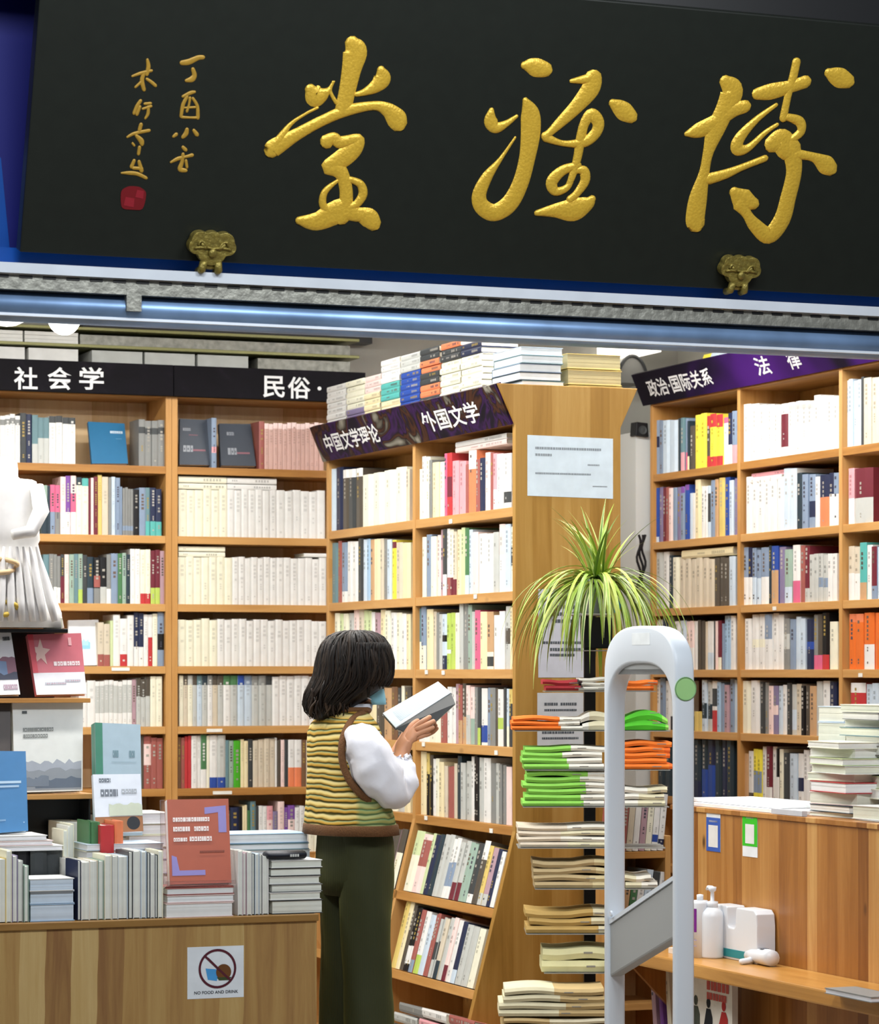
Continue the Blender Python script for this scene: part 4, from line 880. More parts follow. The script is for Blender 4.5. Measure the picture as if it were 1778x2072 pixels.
def tstack(x0, x1, q, zf, ys, cols, label, group, page='#dce6ee', D=.16):
    """lying books; ys are px of the top of each layer counted from the lowest"""
    A_ = onQ(x0, 1800, q); B_ = onQ(x1, 1800, q); s_ = F / A_.y; z = zf + .0006
    for k, (y, c) in enumerate(zip(ys, cols)):
        zt = EYE + (HY - y) / s_; dx = rnd.uniform(-.004, .004)
        lying(W(room(A_)[0] + dx, q + rnd.uniform(0, .01), z), U, Vv, (B_ - A_).dot(U), zt - z - .0012, D, c, label.format(o=ORD[k + 1], c=cname(c)), group, style='pages', page=page); z = zt
    return z
tstack(62, 152, 8.375, ZT, (1830, 1804, 1778), 'saw', 'thick pale blue book in the low pile on the table front, {o} from bottom', 'books lying on the table front', page='#cddcea')
tstack(338, 474, 8.36, ZT, (1828, 1812, 1797), 'hhr', 'book lying under the acrylic stand on the table front, {o} from bottom', 'books lying on the table front', page='#e2e6e6')
zs = tstack(549, 652, 8.375, ZT, (1822, 1806, 1790, 1774, 1757, 1741), 'DwGwDw', 'book lying {o} from bottom in the tall pile at the table corner beside the reader', 'books lying on the table front', page='#dfe2d8')
m = MB(); a, b_ = onQ(534, 1735, 8.40), onQ(616, 1735, 8.40); c = (a + b_) / 2; L_ = (b_ - a).length; zc = zs + .014
m.loft([[Vector((c.x, c.y, zc)) + U * (x * L_ / 2) + (Vv * .035 * math.cos(t_) + Z * .0135 * math.sin(t_)) * k for t_ in [6.28319 * i / 16 for i in range(16)]] for x, k in ((-1, .35), (-.95, .75), (-.86, 1), (.9, 1), (.97, .8), (1, .4))], '#0b1220')
GC = m.build('glasses_case', M_PAINT, rot=ANG, smooth=True); tag(GC, 'black rounded glasses case lying on the tall white pile at the table corner', 'case')
m = MB(); o = Vector((c.x, c.y, zc)) - Vv * .036 + U * .006
bars(m, o, U, Z, -Vv, [(0, .028, -.004, .004)], 'g'); sub(m, 'print', M_PAPER, GC)
# second line on the table
trow('30:1722:D 62:1722:K 96:1722:D 128:1722:D', -20, 8.58, ZT, 'dark grey boxed book standing {o} from left behind the low pile, under white papers', 'dark books on the table', styles='spine')
zt0 = EYE - (1722 - HY) * onQ(60, 1700, 8.58).y / F
for k, (x0, x1, c_, lab) in enumerate(((-30, 128, 'w', 'lower'), (-30, 108, 'h', 'middle'), (-30, 96, 'w', 'upper'))):
    A_, B_ = onQ(x0, 1700, 8.57), onQ(x1, 1700, 8.57)
    lying(W(room(A_)[0], 8.57, zt0 + .001 + k * .0155), U, Vv, (B_ - A_).dot(U), .0145, .2, c_, f"white paper set lying on the dark boxed books, {lab} of three", 'white paper sets', style='pages', page='#eeedf0')
trow('144:1738:w 150:1738:b 158:1738:g', 132, 8.52, ZT, '{c} book standing {o} of a short group behind the low pile', 'books in the second line of the table')
trow('138:1680:i 144:1672:w 152:1668:i', 128, 8.64, ZT, '{c} book standing {o} of a taller group behind the dark boxed books', 'books in the second line of the table')
trow('168:1664:i 180:1664:w 190:1666:A', 122, 8.90, ZT, '{c} book standing {o} under the wide rack ledge', 'books in the second line of the table')
trow('186:1662:E 204:1664:E', 182, 8.56, ZT, 'green book standing {o} beside the red one behind the table front', 'bright books on the table', styles='spine')
trow('232:1671:R', 205, 8.53, ZT, 'red book standing upright in front of the kraft strip book', 'bright books on the table', styles='spine')
trow('250:1662:o', 232, 8.55, ZT, 'orange book standing upright beside the red one', 'bright books on the table', styles='spine')
tstack(176, 332, 8.545, ZT, (1800, 1770, 1740, 1722, 1708), 'wawia', 'white book lying behind the front row beside the acrylic stand, {o} from bottom', 'books lying behind the table front', page='#e6e8ea', D=.18)
tstack(262, 345, 8.80, ZT, (1800, 1770, 1740, 1715, 1690, 1668, 1645), 'wavhiiw', 'pale book lying in the taller back pile behind the acrylic stand, {o} from bottom', 'books lying behind the table front', page='#eceaec', D=.2)
zb_ = tstack(462, 628, 8.62, ZT, (1800, 1770, 1740, 1722, 1708, 1688), 'wiawTs', '{c} book lying in the wide back pile beyond the acrylic stand, {o} from bottom', 'books lying behind the table front', page='#e3e9ec', D=.2)
# acrylic stand with the orange book
AC = thing('acrylic_stand', 'clear acrylic easel holding the terracotta book on the lying books', 'stand', onQ(404, 1795, 8.38), ANG)
M_ACR = plain('clear_acrylic', '#f0e4e4', .04, trans=.97)
m = MB(); q0 = 8.375; qd = [onQ(x, y, q) for x, y, q in ((333, 1795, q0), (474, 1792, q0), (464, 1612, q0 + .07), (330, 1614, q0 + .07))]
n_ = (qd[1] - qd[0]).cross(qd[3] - qd[0]).normalized()
m.prism([p - n_ * .032 for p in qd], -n_ * .003, 'w'); m.build('back_plate', M_ACR, AC)
m = MB(); m.prism([qd[0] + n_ * .012 + Z * .002, qd[1] + n_ * .012 + Z * .002, qd[1] + n_ * .012 + Z * .014, qd[0] + n_ * .012 + Z * .014], -n_ * .003, 'w')
m.prism([qd[0] + n_ * .012 - Z * .001, qd[1] + n_ * .012 - Z * .001, qd[1] - n_ * .034 - Z * .001, qd[0] - n_ * .034 - Z * .001], Z * .003, 'w'); m.build('lip', M_ACR, AC)
cover_book('book', 'terracotta book with white title lines and lilac corner bars on the acrylic stand', [(338, 1618), (462, 1616), (468, 1786), (344, 1790)], q0 + .004, .068, .026, '#b05a42',
           [('p', [(.60, .90), (.95, .92), (.95, .60), (.82, .60), (.82, .84), (.60, .82)], '#8f86c4'), ('p', [(.04, .10), (.58, .10), (.58, .16), (.16, .16), (.12, .32), (.04, .34)], '#8f86c4'),
            ('t', .08, .68, .735, .785, '#f1e6e2'), ('t', .08, .36, .62, .675, '#f1e6e2'), ('t', .42, .66, .62, .675, '#f1e6e2'), ('t', .08, .30, .50, .545, '#f1e6e2'), ('t', .34, .70, .50, .555, '#f1e6e2'), ('t', .50, .9, .36, .385, '#7c3c2c')], spine='#f0e4e2')
# no-food sticker on the table front
t = thing('no_food_sticker', 'white square sticker with a crossed-out food and drink symbol on the table front', 'sticker', onQ(436, 2020, QT + .006), ANG)
a = onQ(379, 2022, QT + .007); w_ = (onQ(493, 2022, QT + .007) - a).dot(U); h_ = (onQ(380, 1917, QT + .007) - onQ(380, 2022, QT + .007)).dot(Z); N_f = -Vv
m = MB(); m.box(a, U * w_, Vv * .0009, Z * h_, '#dbe2e8'); m.build('sheet', M_PAPER, t)
m = MB(); P2 = lambda u, v, d=.0006: a + U * (u * w_) + Z * (v * h_) + N_f * d
def disc(u, v, r, c, d=.0006, n=28, sy=1): m.poly([P2(u + r * math.cos(6.28319 * i / n), v + sy * r * w_ / h_ * math.sin(6.28319 * i / n), d) for i in range(n)], c)
m.poly([P2(.36, .36), (P2(.52, .33)), P2(.56, .55), P2(.32, .58)], '#4a9ad8'); disc(.64, .50, .135, '#6a4424', .0009); m.poly([P2(.52, .40, .001), P2(.78, .40, .001), P2(.74, .34, .001), P2(.56, .34, .001)], '#3c4a2c')
m.poly([P2(.34, .76, .0011), P2(.37, .79, .0011), P2(.56, .58, .0011), P2(.53, .55, .0011)], '#3a2430')
m.build('food_symbol', M_PAPER, t)
m = MB(); nn = 40
for i in range(nn):
    a0, a1 = 6.28319 * i / nn, 6.28319 * (i + 1) / nn; R0, R1 = .335, .295
    m.quad(P2(.53 + R1 * math.cos(a0), .57 + R1 * w_ / h_ * math.sin(a0), .0014), P2(.53 + R0 * math.cos(a0), .57 + R0 * w_ / h_ * math.sin(a0), .0014), P2(.53 + R0 * math.cos(a1), .57 + R0 * w_ / h_ * math.sin(a1), .0014), P2(.53 + R1 * math.cos(a1), .57 + R1 * w_ / h_ * math.sin(a1), .0014), '#54222e')
m.poly([P2(.30, .80, .0015), P2(.325, .83, .0015), P2(.765, .36, .0015), P2(.74, .33, .0015)], '#54222e'); m.build('prohibition_ring', M_PAPER, t)
m = MB(); add_text(m, 'NO FOOD AND DRINK', P2(.12, .085, 0), U, Z, w_ * .78, h_ * .06, N_f, '#3c4048', depth=.0008); m.build('lettering', M_PAPER, t)

# ================================================================== POSTERS ON THE END PANEL
QE = QM0 - .0015
def sheet(name, x0, x1, y0, y1, lab, col, lines, group=None, skew=0):
    a = onQ(x0, y1, QE); w_ = (onQ(x1, y1, QE) - a).dot(U); h_ = (onQ(x0, y0, QE) - a).dot(Z)
    t = thing(name, lab, 'notice', a + U * w_ / 2, ANG, group)
    m = MB(); m.box(a, U * w_ + Z * skew, Vv * .001, Z * h_, col); bars(m, a, U, Z, -Vv, [(u0 * w_, u1 * w_, v0 * h_, v1 * h_) for u0, u1, v0, v1 in lines], ('#8a939b' if y0 < 900 else '#50565e')); m.build('paper', M_PAPER, t)
sheet('notice', 1067, 1240, 880, 1003, 'pale blue notice with small print high on the golden end panel', '#cfdde8', [(.09, .86, .77, .81), (.09, .28, .66, .70), (.70, .84, .52, .545), (.09, .74, .36, .39), (.76, .93, .17, .19)], skew=-.004)
sheet('notice', 1089, 1182, 1192, 1371, 'white notice behind the spider plant on the lower end panel', '#c4c6d2', [(.3, .9, .78, .82), (.3, .9, .70, .74), (.3, .8, .62, .66), (.1, .95, .38, .41), (.25, .95, .30, .335), (.25, .8, .24, .27)])
sheet('notice', 1087, 1180, 1402, 1545, 'white notice behind the orange newspapers on the lower end panel', '#c2c4ca', [(.15, .45, .82, .86), (.5, .85, .82, .86), (.15, .85, .74, .77), (.1, .8, .42, .46), (.1, .9, .34, .37)])

# ================================================================== NEWSPAPER RACK
YR = 10.05; sR = F / YR
XR = (1193 - CX) / sR
def RX(px): return (px - CX) / sR
def RZp(py): return EYE + (HY - py) / sR
RK = thing('newspaper_rack', 'slim black pole rack with thin white trays of newspapers beside the end panel', 'rack', (XR, YR, 0))
m = MB(); m.box(((1193 - CX) / F * (YR + .13) - .020, YR + .125, 0), Vector((.040, 0, 0)), Vector((0, .04, 0)), Z * RZp(1243), '#0c0d0f'); m.build('pole', M_BLACK, RK, bevel=.003)
m = MB(); m.lathe((XR, YR + .145, 0), [(.001, 0), (.10, 0), (.10, .012), (.03, .02), (.001, .02)], 28, 'K'); m.build('base', M_BLACK, RK)
m = MB(); m.box((RX(1180), YR - .05, RZp(1312)), Vector((.095, 0, 0)), Vector((0, .08, 0)), Z * .105, '#08090a'); m.build('head_box', M_BLACK, RK, bevel=.004)
m = MB(); m.box((RX(1140), YR - .12, RZp(1245)), Vector((.16, 0, 0)), Vector((0, .29, 0)), Z * .004, '#d8d8d4'); m.build('top_plate', M_WHITEP, RK)
TR = [(1236, 1316, 1338), (1398, 1100, 1322), (1477, 1040, 1350), (1555, 1060, 1350), (1629, 1056, 1348), (1711, 1046, 1340), (1793, 1080, 1322), (1883, 1062, 1240), (1961, 1098, 1245)]
for y, x0, x1 in [(1316, 1168, 1260)] + TR[1:]:
    m = MB(); m.box((RX(x0), YR - .13, RZp(y) - .0025), Vector((RX(x1) - RX(x0), 0, 0)), Vector((0, .25, 0)), Z * .0025, '#8a8a84'); m.build('tray', M_PAINT, RK)
m = MB(); m.box((RX(1008), YR - .31, .0), Vector((RX(1222) - RX(1008), 0, 0)), Vector((0, .28, 0)), Z * RZp(2073), '#8a6a44'); tag(m.build('carton', M_PAPER), 'brown carton under the lowest newspapers at the rack foot', 'box')
NP = 0
def papers(x0, x1, ytop, ybot, n, cl, split, cr, lab, wave=.004, dome=0.0, D=.22, y0=None, jitter=.012, cr2=None):
    """n folded newspapers lying on each other; left part printed in cl up to `split` (0..1), rest cr"""
    global NP
    zb, zt = RZp(ybot), RZp(ytop); th = (zt - zb) / n; yy = (YR - .115) if y0 is None else y0
    for k in range(n):
        r = random.Random(NP * 13 + 5); NP += 1
        a, b_ = RX(x0) + r.uniform(-jitter, jitter), RX(x1) + r.uniform(-jitter, jitter); ns = 16; sp = split + r.uniform(-.06, .06)
        m = MB(); base = [zb + th * k + .0006 for _ in range(ns + 1)]; ph = r.uniform(0, 6)
        def zz(i, f):
            u = i / ns; w_ = wave * math.sin(u * 7 + ph) * (k + .3) / n
            dm = dome * math.sin(math.pi * u) * (k + 1) / n
            return zb + th * (k + f * .9) + .0006 + max(w_ * (1 if k else 0), -th * .1) + (dm if f else dm * (k / (k + 1)))
        xs_ = [a + (b_ - a) * i / ns for i in range(ns + 1)]
        for i in range(ns):
            c = cl if (i + .5) / ns < sp else (cr2 if cr2 and k % 2 else cr)
            A0, B0 = Vector((xs_[i], yy, zz(i, 0))), Vector((xs_[i + 1], yy, zz(i + 1, 0))); A1, B1 = Vector((xs_[i], yy, zz(i, 1))), Vector((xs_[i + 1], yy, zz(i + 1, 1)))
            mid0 = (A0 + A1) / 2 - Vector((0, .006, 0)); mid1 = (B0 + B1) / 2 - Vector((0, .006, 0)); dv = Vector((0, D, 0))
            m.quad(A0, B0, mid1, mid0, c); m.quad(mid0, mid1, B1, A1, c); m.quad(A1, B1, B1 + dv, A1 + dv, c); m.quad(B0, A0, A0 + dv, B0 + dv, c); m.quad(B0 + dv, A0 + dv, A1 + dv, B1 + dv, c)
        for i in (0, ns):
            A0, A1 = Vector((xs_[i], yy, zz(i, 0))), Vector((xs_[i], yy, zz(i, 1))); dv = Vector((0, D, 0)); m.quad(A0, A1, A1 + dv, A0 + dv, cl if i == 0 else cr)
        if r.random() < .8:
            i = 10; u0 = a + (b_ - a) * r.uniform(.55, .8); m.quad(Vector((u0, yy - .0066, zz(10, .42))), Vector((u0 + .03, yy - .0066, zz(10, .42))), Vector((u0 + .03, yy - .0066, zz(10, .58))), Vector((u0, yy - .0066, zz(10, .58))), '#8a8880')
        tag(m.build('newspaper', M_PAPER), f"{lab}, {ORD[k + 1]} from bottom", 'newspaper', 'folded newspapers on the rack')
WP, CP, BP = '#e2e0d4', '#d6d0b0', '#b3a078'
OR_, GR_ = '#ea7a2e', '#8ccc58'
papers(1100, 1172, 1375, 1397, 2, '#a8343a', .9, '#4a3a3a', 'dark red folded paper on the first tray below the plant', D=.2)
papers(1174, 1240, 1371, 1397, 3, WP, .2, WP, 'white folded newspaper beside the dark red one, first tray', D=.2)
papers(1258, 1320, 1376, 1397, 2, OR_, .9, '#d8601c', 'orange folded newspaper on the first tray behind the gate', D=.2)
papers(1036, 1170, 1449, 1476, 3, OR_, .68, WP, 'orange and white folded newspaper jutting over the end panel, second tray')
papers(1172, 1240, 1449, 1476, 2, WP, .2, CP, 'white arched newspaper in the middle of the second tray', dome=.02)
papers(1250, 1346, 1454, 1476, 2, '#4fb82c', .95, GR_, 'bright green arched newspaper on the second tray behind the gate', dome=.032)
papers(1060, 1218, 1508, 1554, 4, GR_, .56, WP, 'green and white folded newspaper in the upper green bundle, third tray')
papers(1248, 1350, 1498, 1554, 5, OR_, .96, '#e0682a', 'orange folded newspaper in the thick bundle behind the gate, third tray')
papers(1060, 1219, 1557, 1628, 6, GR_, .70, WP, 'green and white folded newspaper in the lower green bundle, fourth tray')
papers(1250, 1345, 1590, 1628, 3, WP, .5, CP, 'cream folded newspaper behind the gate, fourth tray')
papers(1048, 1240, 1666, 1710, 4, '#d9cdb8', .45, CP, 'cream folded newspaper with brownish fold in the wide bundle, fifth tray', cr2=WP)
papers(1082, 1240, 1737, 1792, 4, BP, .75, '#c8bb90', 'tan folded newspaper in the sagging bundle, sixth tray', wave=.008)
papers(1256, 1318, 1766, 1792, 2, CP, .5, WP, 'cream folded newspaper behind the gate, sixth tray')
papers(1062, 1238, 1836, 1882, 3, '#b89a5c', .8, CP, 'yellow-brown folded newspaper with a red mark, seventh tray', wave=.008)
papers(1100, 1240, 1910, 1960, 2, '#d8d6a8', .7, '#d8d6a8', 'thick pale yellow newspaper on the lowest tray', wave=.006)
papers(1012, 1216, 1980, 2036, 4, CP, .55, '#c0a878', 'cream folded newspaper in the bundle at the rack foot', wave=.006, y0=YR - .30)
papers(1012, 1216, 2040, 2072, 3, '#c8b080', .42, '#dcd4b8', 'lowest brown newspaper with a red label at the rack foot', y0=YR - .30)
# spider plant in a clear cup on the rack
PP = Vector((RX(1210), YR - .01, RZp(1244)))
SPL = thing('spider_plant', 'spider plant with long arching leaves in a clear cup atop the newspaper rack', 'plant', PP)
M_CUP = plain('cloudy_cup', '#dfe6e4', .15, trans=.6)
m = MB(); m.lathe(PP, [(.001, 0), (.042, 0), (.050, .12), (.047, .12), (.040, .006), (.001, .006)], 28, 'w'); m.build('cup', M_CUP, SPL, smooth=True)
m = MB(); m.lathe(PP, [(.001, .008), (.0395, .008), (.0465, .098), (.001, .102)], 24, '#7a7462'); m.build('soil', M_PAPER, SPL, smooth=True)
M_LEAF, N, L, b = new_mat('spider_leaf')
at = N.new('ShaderNodeAttribute'); at.attribute_name = 'Col'; L.new(at.outputs['Color'], b.inputs['Base Color']); b.inputs['Roughness'].default_value = .45
b.inputs['Transmission Weight'].default_value = 0.0; b.inputs['Subsurface Weight'].default_value = .15; b.inputs['Subsurface Radius'].default_value = (.01, .02, .005)
m = MB(); r = random.Random(11)
for k in range(210):
    az = r.uniform(0, 6.28319); up_ = k < 34
    Ln = r.uniform(.20, .34) if up_ else r.uniform(.26, .54); el = r.uniform(1.15, 1.5) if up_ else r.uniform(.7, 1.45); end = r.uniform(.3, 1.0) if up_ else r.uniform(-1.57, -1.5)
    st = PP + Vector((r.uniform(-.025, .025), r.uniform(-.025, .025), .10)); P_ = [st.copy()]; ns = 14; step = Ln / ns; pw = r.uniform(.8, 1.3) if up_ else r.uniform(.34, .62)
    for i in range(ns):
        an = el + (end - el) * ((i + .5) / ns) ** pw; aa = az + .25 * math.sin(k) * i / ns
        P_.append(P_[-1] + Vector((math.cos(aa) * math.cos(an), math.sin(aa) * math.cos(an), math.sin(an))) * step)
    side = Vector((-math.sin(az), math.cos(az), 0))
    wd_ = r.uniform(.0038, .0068)
    base = r.choice(('#6f8f22', '#86a428', '#98b236', '#a8bc48', '#7c9a2a', '#a0aa3c', '#587a1e')); edge = r.choice(('#bcc870', '#adbc58', '#cdd494', base, base))
    for i in range(ns):
        f0, f1 = [wd_ * (min(1, .55 + 2.2 * u) if u < .3 else 1) * max(.06, 1 - max(0, (u - .45) / .55) ** 1.6) for u in (i / ns, (i + 1) / ns)]
        A_, B_ = P_[i], P_[i + 1]; nv = (B_ - A_).cross(side).normalized() * .35
        for sg in (-1, 1):
            o_, i_ = side * sg, 0
            m.quad(A_, B_, B_ + (side * sg + nv) * f1 * .55, A_ + (side * sg + nv) * f0 * .55, base)
            m.quad(A_ + (side * sg + nv) * f0 * .55, B_ + (side * sg + nv) * f1 * .55, B_ + (side * sg + nv) * f1, A_ + (side * sg + nv) * f0, edge)
m.build('leaves', M_LEAF, SPL, smooth=True)
m = MB(); m.ball((RX(1243), YR - .06, RZp(1243) + .028), .018, '#3d9fc8', sz=1.4); tag(m.build('blue_clip', M_PAINT, smooth=True), 'small blue plastic clip beside the plant cup', 'clip')

# low shelf unit behind the gate, at the end of the island
LS = thing('low_shelf_unit', 'low pine shelf unit with tilted books between the newspaper rack and the counter', 'shelf unit', W(4.42, 9.47, 0), ANG)
lx0, lx1 = 4.40, 4.62
for p in (lx0, lx1 - .022): board(LS, 'side', M_UPR, p, p + .022, 9.49, 9.74, 0, .92)
for z in (.866, .60, .33, .05): board(LS, 'shelf', M_SHELFP, lx0 + .022, lx1 - .022, 9.49, 9.74, z - .025, z)
board(LS, 'back', M_BACK, lx0, lx1, 9.735, 9.745, 0, .92)
def lean_book(p, z, w, h, col, tilt, lab, bands=()):
    ax = (U * math.cos(tilt) - Z * math.sin(tilt)); up = (Z * math.cos(tilt) + U * math.sin(tilt)); z += max(0, w * math.sin(tilt)) + .001
    CAND.append(dict(o=W(p, 9.50, z), ax=ax, up=up, dp=Vv, w=w, h=h, d=.17, col=col, bands=list(bands), style='spine', seed=rnd.randrange(9999), area=9000, label=lab, group='books in the low shelf unit', pages=None))
for k, (c, bands, h) in enumerate((('r', (), .17), ('b', (), .19), ('w', (), .20), ('m', (), .19), ('i', (), .21), ('w', ((.15, .28, 'B'),), .20), ('w', ((.1, .2, 'n'),), .2))): lean_book(4.425 + k * .0245, .866, .022, h, c, .10, f"{cname(c)} book tilted on the upper board of the low shelf unit, {ORD[k + 1]} from left", bands)
for k, (c, h) in enumerate((('u', .17), ('E', .18), ('w', .19), ('a', .2), ('D', .19), ('w', .19))): lean_book(4.425 + k * .027, .60, .024, h, c, .14, f"{cname(c)} book tilted on the middle board of the low shelf unit, {ORD[k + 1]} from left")

# covers facing out on the top shelf of the wall bookcases
cover_book('book', 'plain blue book facing out on the top shelf of the 社会学 bookcase', [(178, 853), (252, 857), (259, 938), (186, 938)], QL + .05, .07, .018, '#1f6a96', [('t', .58, .92, .74, .80, '#c4d8e6'), ('r', .72, .88, .60, .615, '#5a90b4')])
cover_book('book', 'charcoal book facing out against the upright, top shelf of the 民俗 bookcase', [(364, 847), (424, 850), (424, 941), (363, 940)], QL + .04, .05, .02, '#3c4450', [('t', .1, .36, .74, .80, '#8e949c'), ('t', .12, .44, .28, .42, '#9aa0a8'), ('r', .44, .86, .30, .34, '#8a5a66'), ('r', .3, .6, .64, .66, '#7a5560')])
cover_book('book', 'charcoal book facing out beside the pale rose set, top shelf of the 民俗 bookcase', [(443, 857), (507, 858), (518, 943), (447, 942)], QL + .04, .06, .02, '#363e4a', [('t', .22, .44, .72, .80, '#858b94'), ('t', .22, .48, .26, .42, '#90969e'), ('r', .48, .86, .28, .32, '#8a5a66')])
cover_book('book', 'white book with a sky blue patch facing out beside the tan pair, fourth shelf', [(138, 1255), (199, 1254), (200, 1346), (139, 1347)], QL + .035, .03, .018, '#e2e5e8', [('p', jag(.36, .52, 7, 21, .30, .72), '#8cc8ea'), ('p', jag(.44, .56, 5, 22, .40, .66), '#a8d8f0')])

# ================================================================== SECURITY GATE
pg0, pg1, qn, qf = 3.662, 3.722, 7.49, 7.975
GT = thing('security_gate', 'white anti-theft gate with rounded top, diagonal cross plate and a round green sticker', 'security gate', W(pg0, qn, 0), ANG)
# the loop lies in the q-z plane and is pg1-pg0 deep
Lq = qf - qn
def loop_prof(inset, ztop, zbot, n=22, pw=1.0):
    qa, qb = qn + inset, qf - inset; c = (qa + qb) / 2; rx_ = (qb - qa) / 2; rz_ = .16 - inset * .2
    P = [(qa, zbot)]
    for k in range(n + 1):
        t = math.pi * k / n; e = .72
        P.append((c - rx_ * math.copysign(abs(math.cos(t)) ** e, math.cos(t)), ztop - rz_ + rz_ * abs(math.sin(t)) ** e))
    P.append((qb, zbot)); return P
ZG = EYE + 94 / (F / 8.52)
out, inn = loop_prof(0, ZG, 0.0), loop_prof(.027, ZG - .108, 0.0)
inn = [(q, z) for q, z in inn]
m = MB(); n = len(out)
def gw(p, qz): return W(p, qz[0], qz[1])
for i in range(n - 1):   # outer skin (light), faces, inner skin
    m.quad(gw(pg0, out[i]), gw(pg1, out[i]), gw(pg1, out[i + 1]), gw(pg0, out[i + 1]), 'w')
    m.quad(gw(pg1, inn[i]), gw(pg0, inn[i]), gw(pg0, inn[i + 1]), gw(pg1, inn[i + 1]), 'w')
    m.quad(gw(pg0, out[i]), gw(pg0, out[i + 1]), gw(pg0, inn[i + 1]), gw(pg0, inn[i]), 'w')
    m.quad(gw(pg1, out[i + 1]), gw(pg1, out[i]), gw(pg1, inn[i]), gw(pg1, inn[i + 1]), 'w')
lp = m.build('loop_frame', M_GATE, GT, bevel=0)
me = lp.data; bm = bmesh.new(); bm.from_mesh(me); bmesh.ops.remove_doubles(bm, verts=bm.verts, dist=1e-5); bmesh.ops.recalc_face_normals(bm, faces=bm.faces)
es = [e for e in bm.edges if len(e.link_faces) == 2 and e.calc_face_angle(0) > .9]
bmesh.ops.bevel(bm, geom=es, offset=.009, segments=3, affect='EDGES', profile=.5); bm.to_mesh(me); bm.free()
for p in me.polygons: p.use_smooth = True
me.set_sharp_from_angle(angle=.6)
# wide grey side fillet under the arch
m = MB(); m.prism([W(pg0 + .012, qn + .027, ZG - .14), W(pg0 + .012, qn + .06, ZG - .125), W(pg0 + .012, qf - .06, ZG - .125), W(pg0 + .012, qf - .027, ZG - .14), W(pg0 + .012, (qn + qf) / 2, ZG - .06)][::-1], U * (pg1 - pg0 - .024), 'g'); m.build('arch_filler', M_GATEG, GT)
# diagonal cross plate
def gz(px, py, q): return onQ(px, py, q).z
za, zb2 = .835, .695
m = MB(); m.prism([W(pg0 + .01, qf - .02, .755), W(pg0 + .01, qn + .02, .918), W(pg0 + .01, qn + .02, .757), W(pg0 + .01, qf - .02, .60)][::-1], U * (pg1 - pg0 - .02), 'g')
CP_ = m.build('cross_plate', M_GATEG, GT, bevel=.006)
m = MB(); m.prism([W(pg0 + .006, qf - .021, .768), W(pg0 + .006, qn + .021, .931), W(pg0 + .006, qn + .021, .918), W(pg0 + .006, qf - .021, .755)][::-1], U * (pg1 - pg0 - .012), 'w'); m.build('plate_edge', M_GATE, GT)
m = MB(); m.lathe(W(pg0 + .004, qf - .05, .79), [(.001, .006), (.008, .006), (.009, 0), (.001, 0)], 14, 'A', ex=Vv, ey=Z, ez=-U); m.build('screw', M_ALU, GT)
lab_o = W(pg0 + .0, (qn + qf) / 2 - .075, ZG - .055)
m = MB(); m.box(lab_o + U * -.0006, Vv * .12, U * .0005, Z * .034, '#e8eef0'); m.build('label_plate', M_PAPER, GT)
m = MB(); c = W((pg0 + pg1) / 2 - .0, qn - .0008, EYE - 34 / (F / 8.33)); m.lathe(c, [(.034, 0), (.034, .0006), (.001, .0006)], 30, '#9fd08a', ex=U, ey=Z, ez=-Vv); st_ = m.build('green_sticker', M_PAINT, GT)
m = MB(); m.tube([c + (U * math.cos(a) + Z * math.sin(a)) * .032 - Vv * .0008 for a in [6.28319 * i / 30 for i in range(30)]], .0014, 5, '#6f9a6a', closed=True); sub(m, 'sticker_rim', M_PAINT, st_)
for q0_ in (qn, qf - .042):
    m = MB(); m.rb(pg0 - .02, pg1 + .02, q0_ - .02, q0_ + .062, 0, .03, 'g'); m.build('foot', M_GATEG, GT, bevel=.004)

# ================================================================== CHECKOUT COUNTER
PC = 4.36; ZC = 1.045; QC1 = 8.945; QC0 = 6.4; ZL = .592
CT = thing('checkout_counter', 'knotty pine checkout counter with a bag ledge along its front', 'counter', W(PC, QC0, 0), ANG)
board(CT, 'front_panel', M_COUNTER, PC, PC + .028, QC0, QC1 - .02, 0, ZC - .004)
board(CT, 'end_panel', M_COUNTER, PC + .004, PC + .55, QC1 - .02, QC1, 0, ZC - .004)
board(CT, 'counter_top', M_COUNTER, PC - .006, PC + .56, QC0, QC1 + .004, ZC - .004, ZC + .012)
board(CT, 'ledge', M_LEDGE, PC - .235, PC - .001, QC0, QC1 + .02, ZL - .045, ZL, bevel=.006)
m = MB(); m.prism([W(PC - .2, QC1 - .06, ZL - .046), W(PC - .001, QC1 - .06, ZL - .046), W(PC - .001, QC1 - .06, ZL - .25)][::-1], -Vv * .022, 'w'); m.build('ledge_bracket', M_COUNTER, CT)
def cP(px, py, off=0): return onP(px, py, PC - off)
def sticker(x0, x1, y0, y1, lab, draw):
    a = cP(x0, y1, .0015); w_ = (cP(x1, y1, .0015) - a).dot(-Vv); h_ = (cP(x0, y0, .0015) - a).dot(Z)
    t = thing('payment_card', lab, 'sign', a - Vv * w_ / 2, ANG)
    m = MB(); m.box(a, -Vv * w_, U * .001, Z * h_, '#e6eaee')
    for u0, u1, v0, v1, c in draw:
        d = -U * (.0006 if c != 'w' else .0011)
        m.quad(a - Vv * u0 * w_ + Z * v0 * h_ + d, a - Vv * u1 * w_ + Z * v0 * h_ + d, a - Vv * u1 * w_ + Z * v1 * h_ + d, a - Vv * u0 * w_ + Z * v1 * h_ + d, c)
    m.build('card', M_PAPER, t)
sticker(1429, 1457, 1636, 1721, 'white and blue payment card at the upper edge of the counter front', [(0, 1, 0, .80, '#3d5fb4'), (.16, .84, .10, .62, 'w'), (.2, .8, .69, .735, '#dfe6f4'), (.3, .5, .2, .5, '#a8b0c8'), (.55, .7, .25, .45, '#c0c6d6')])
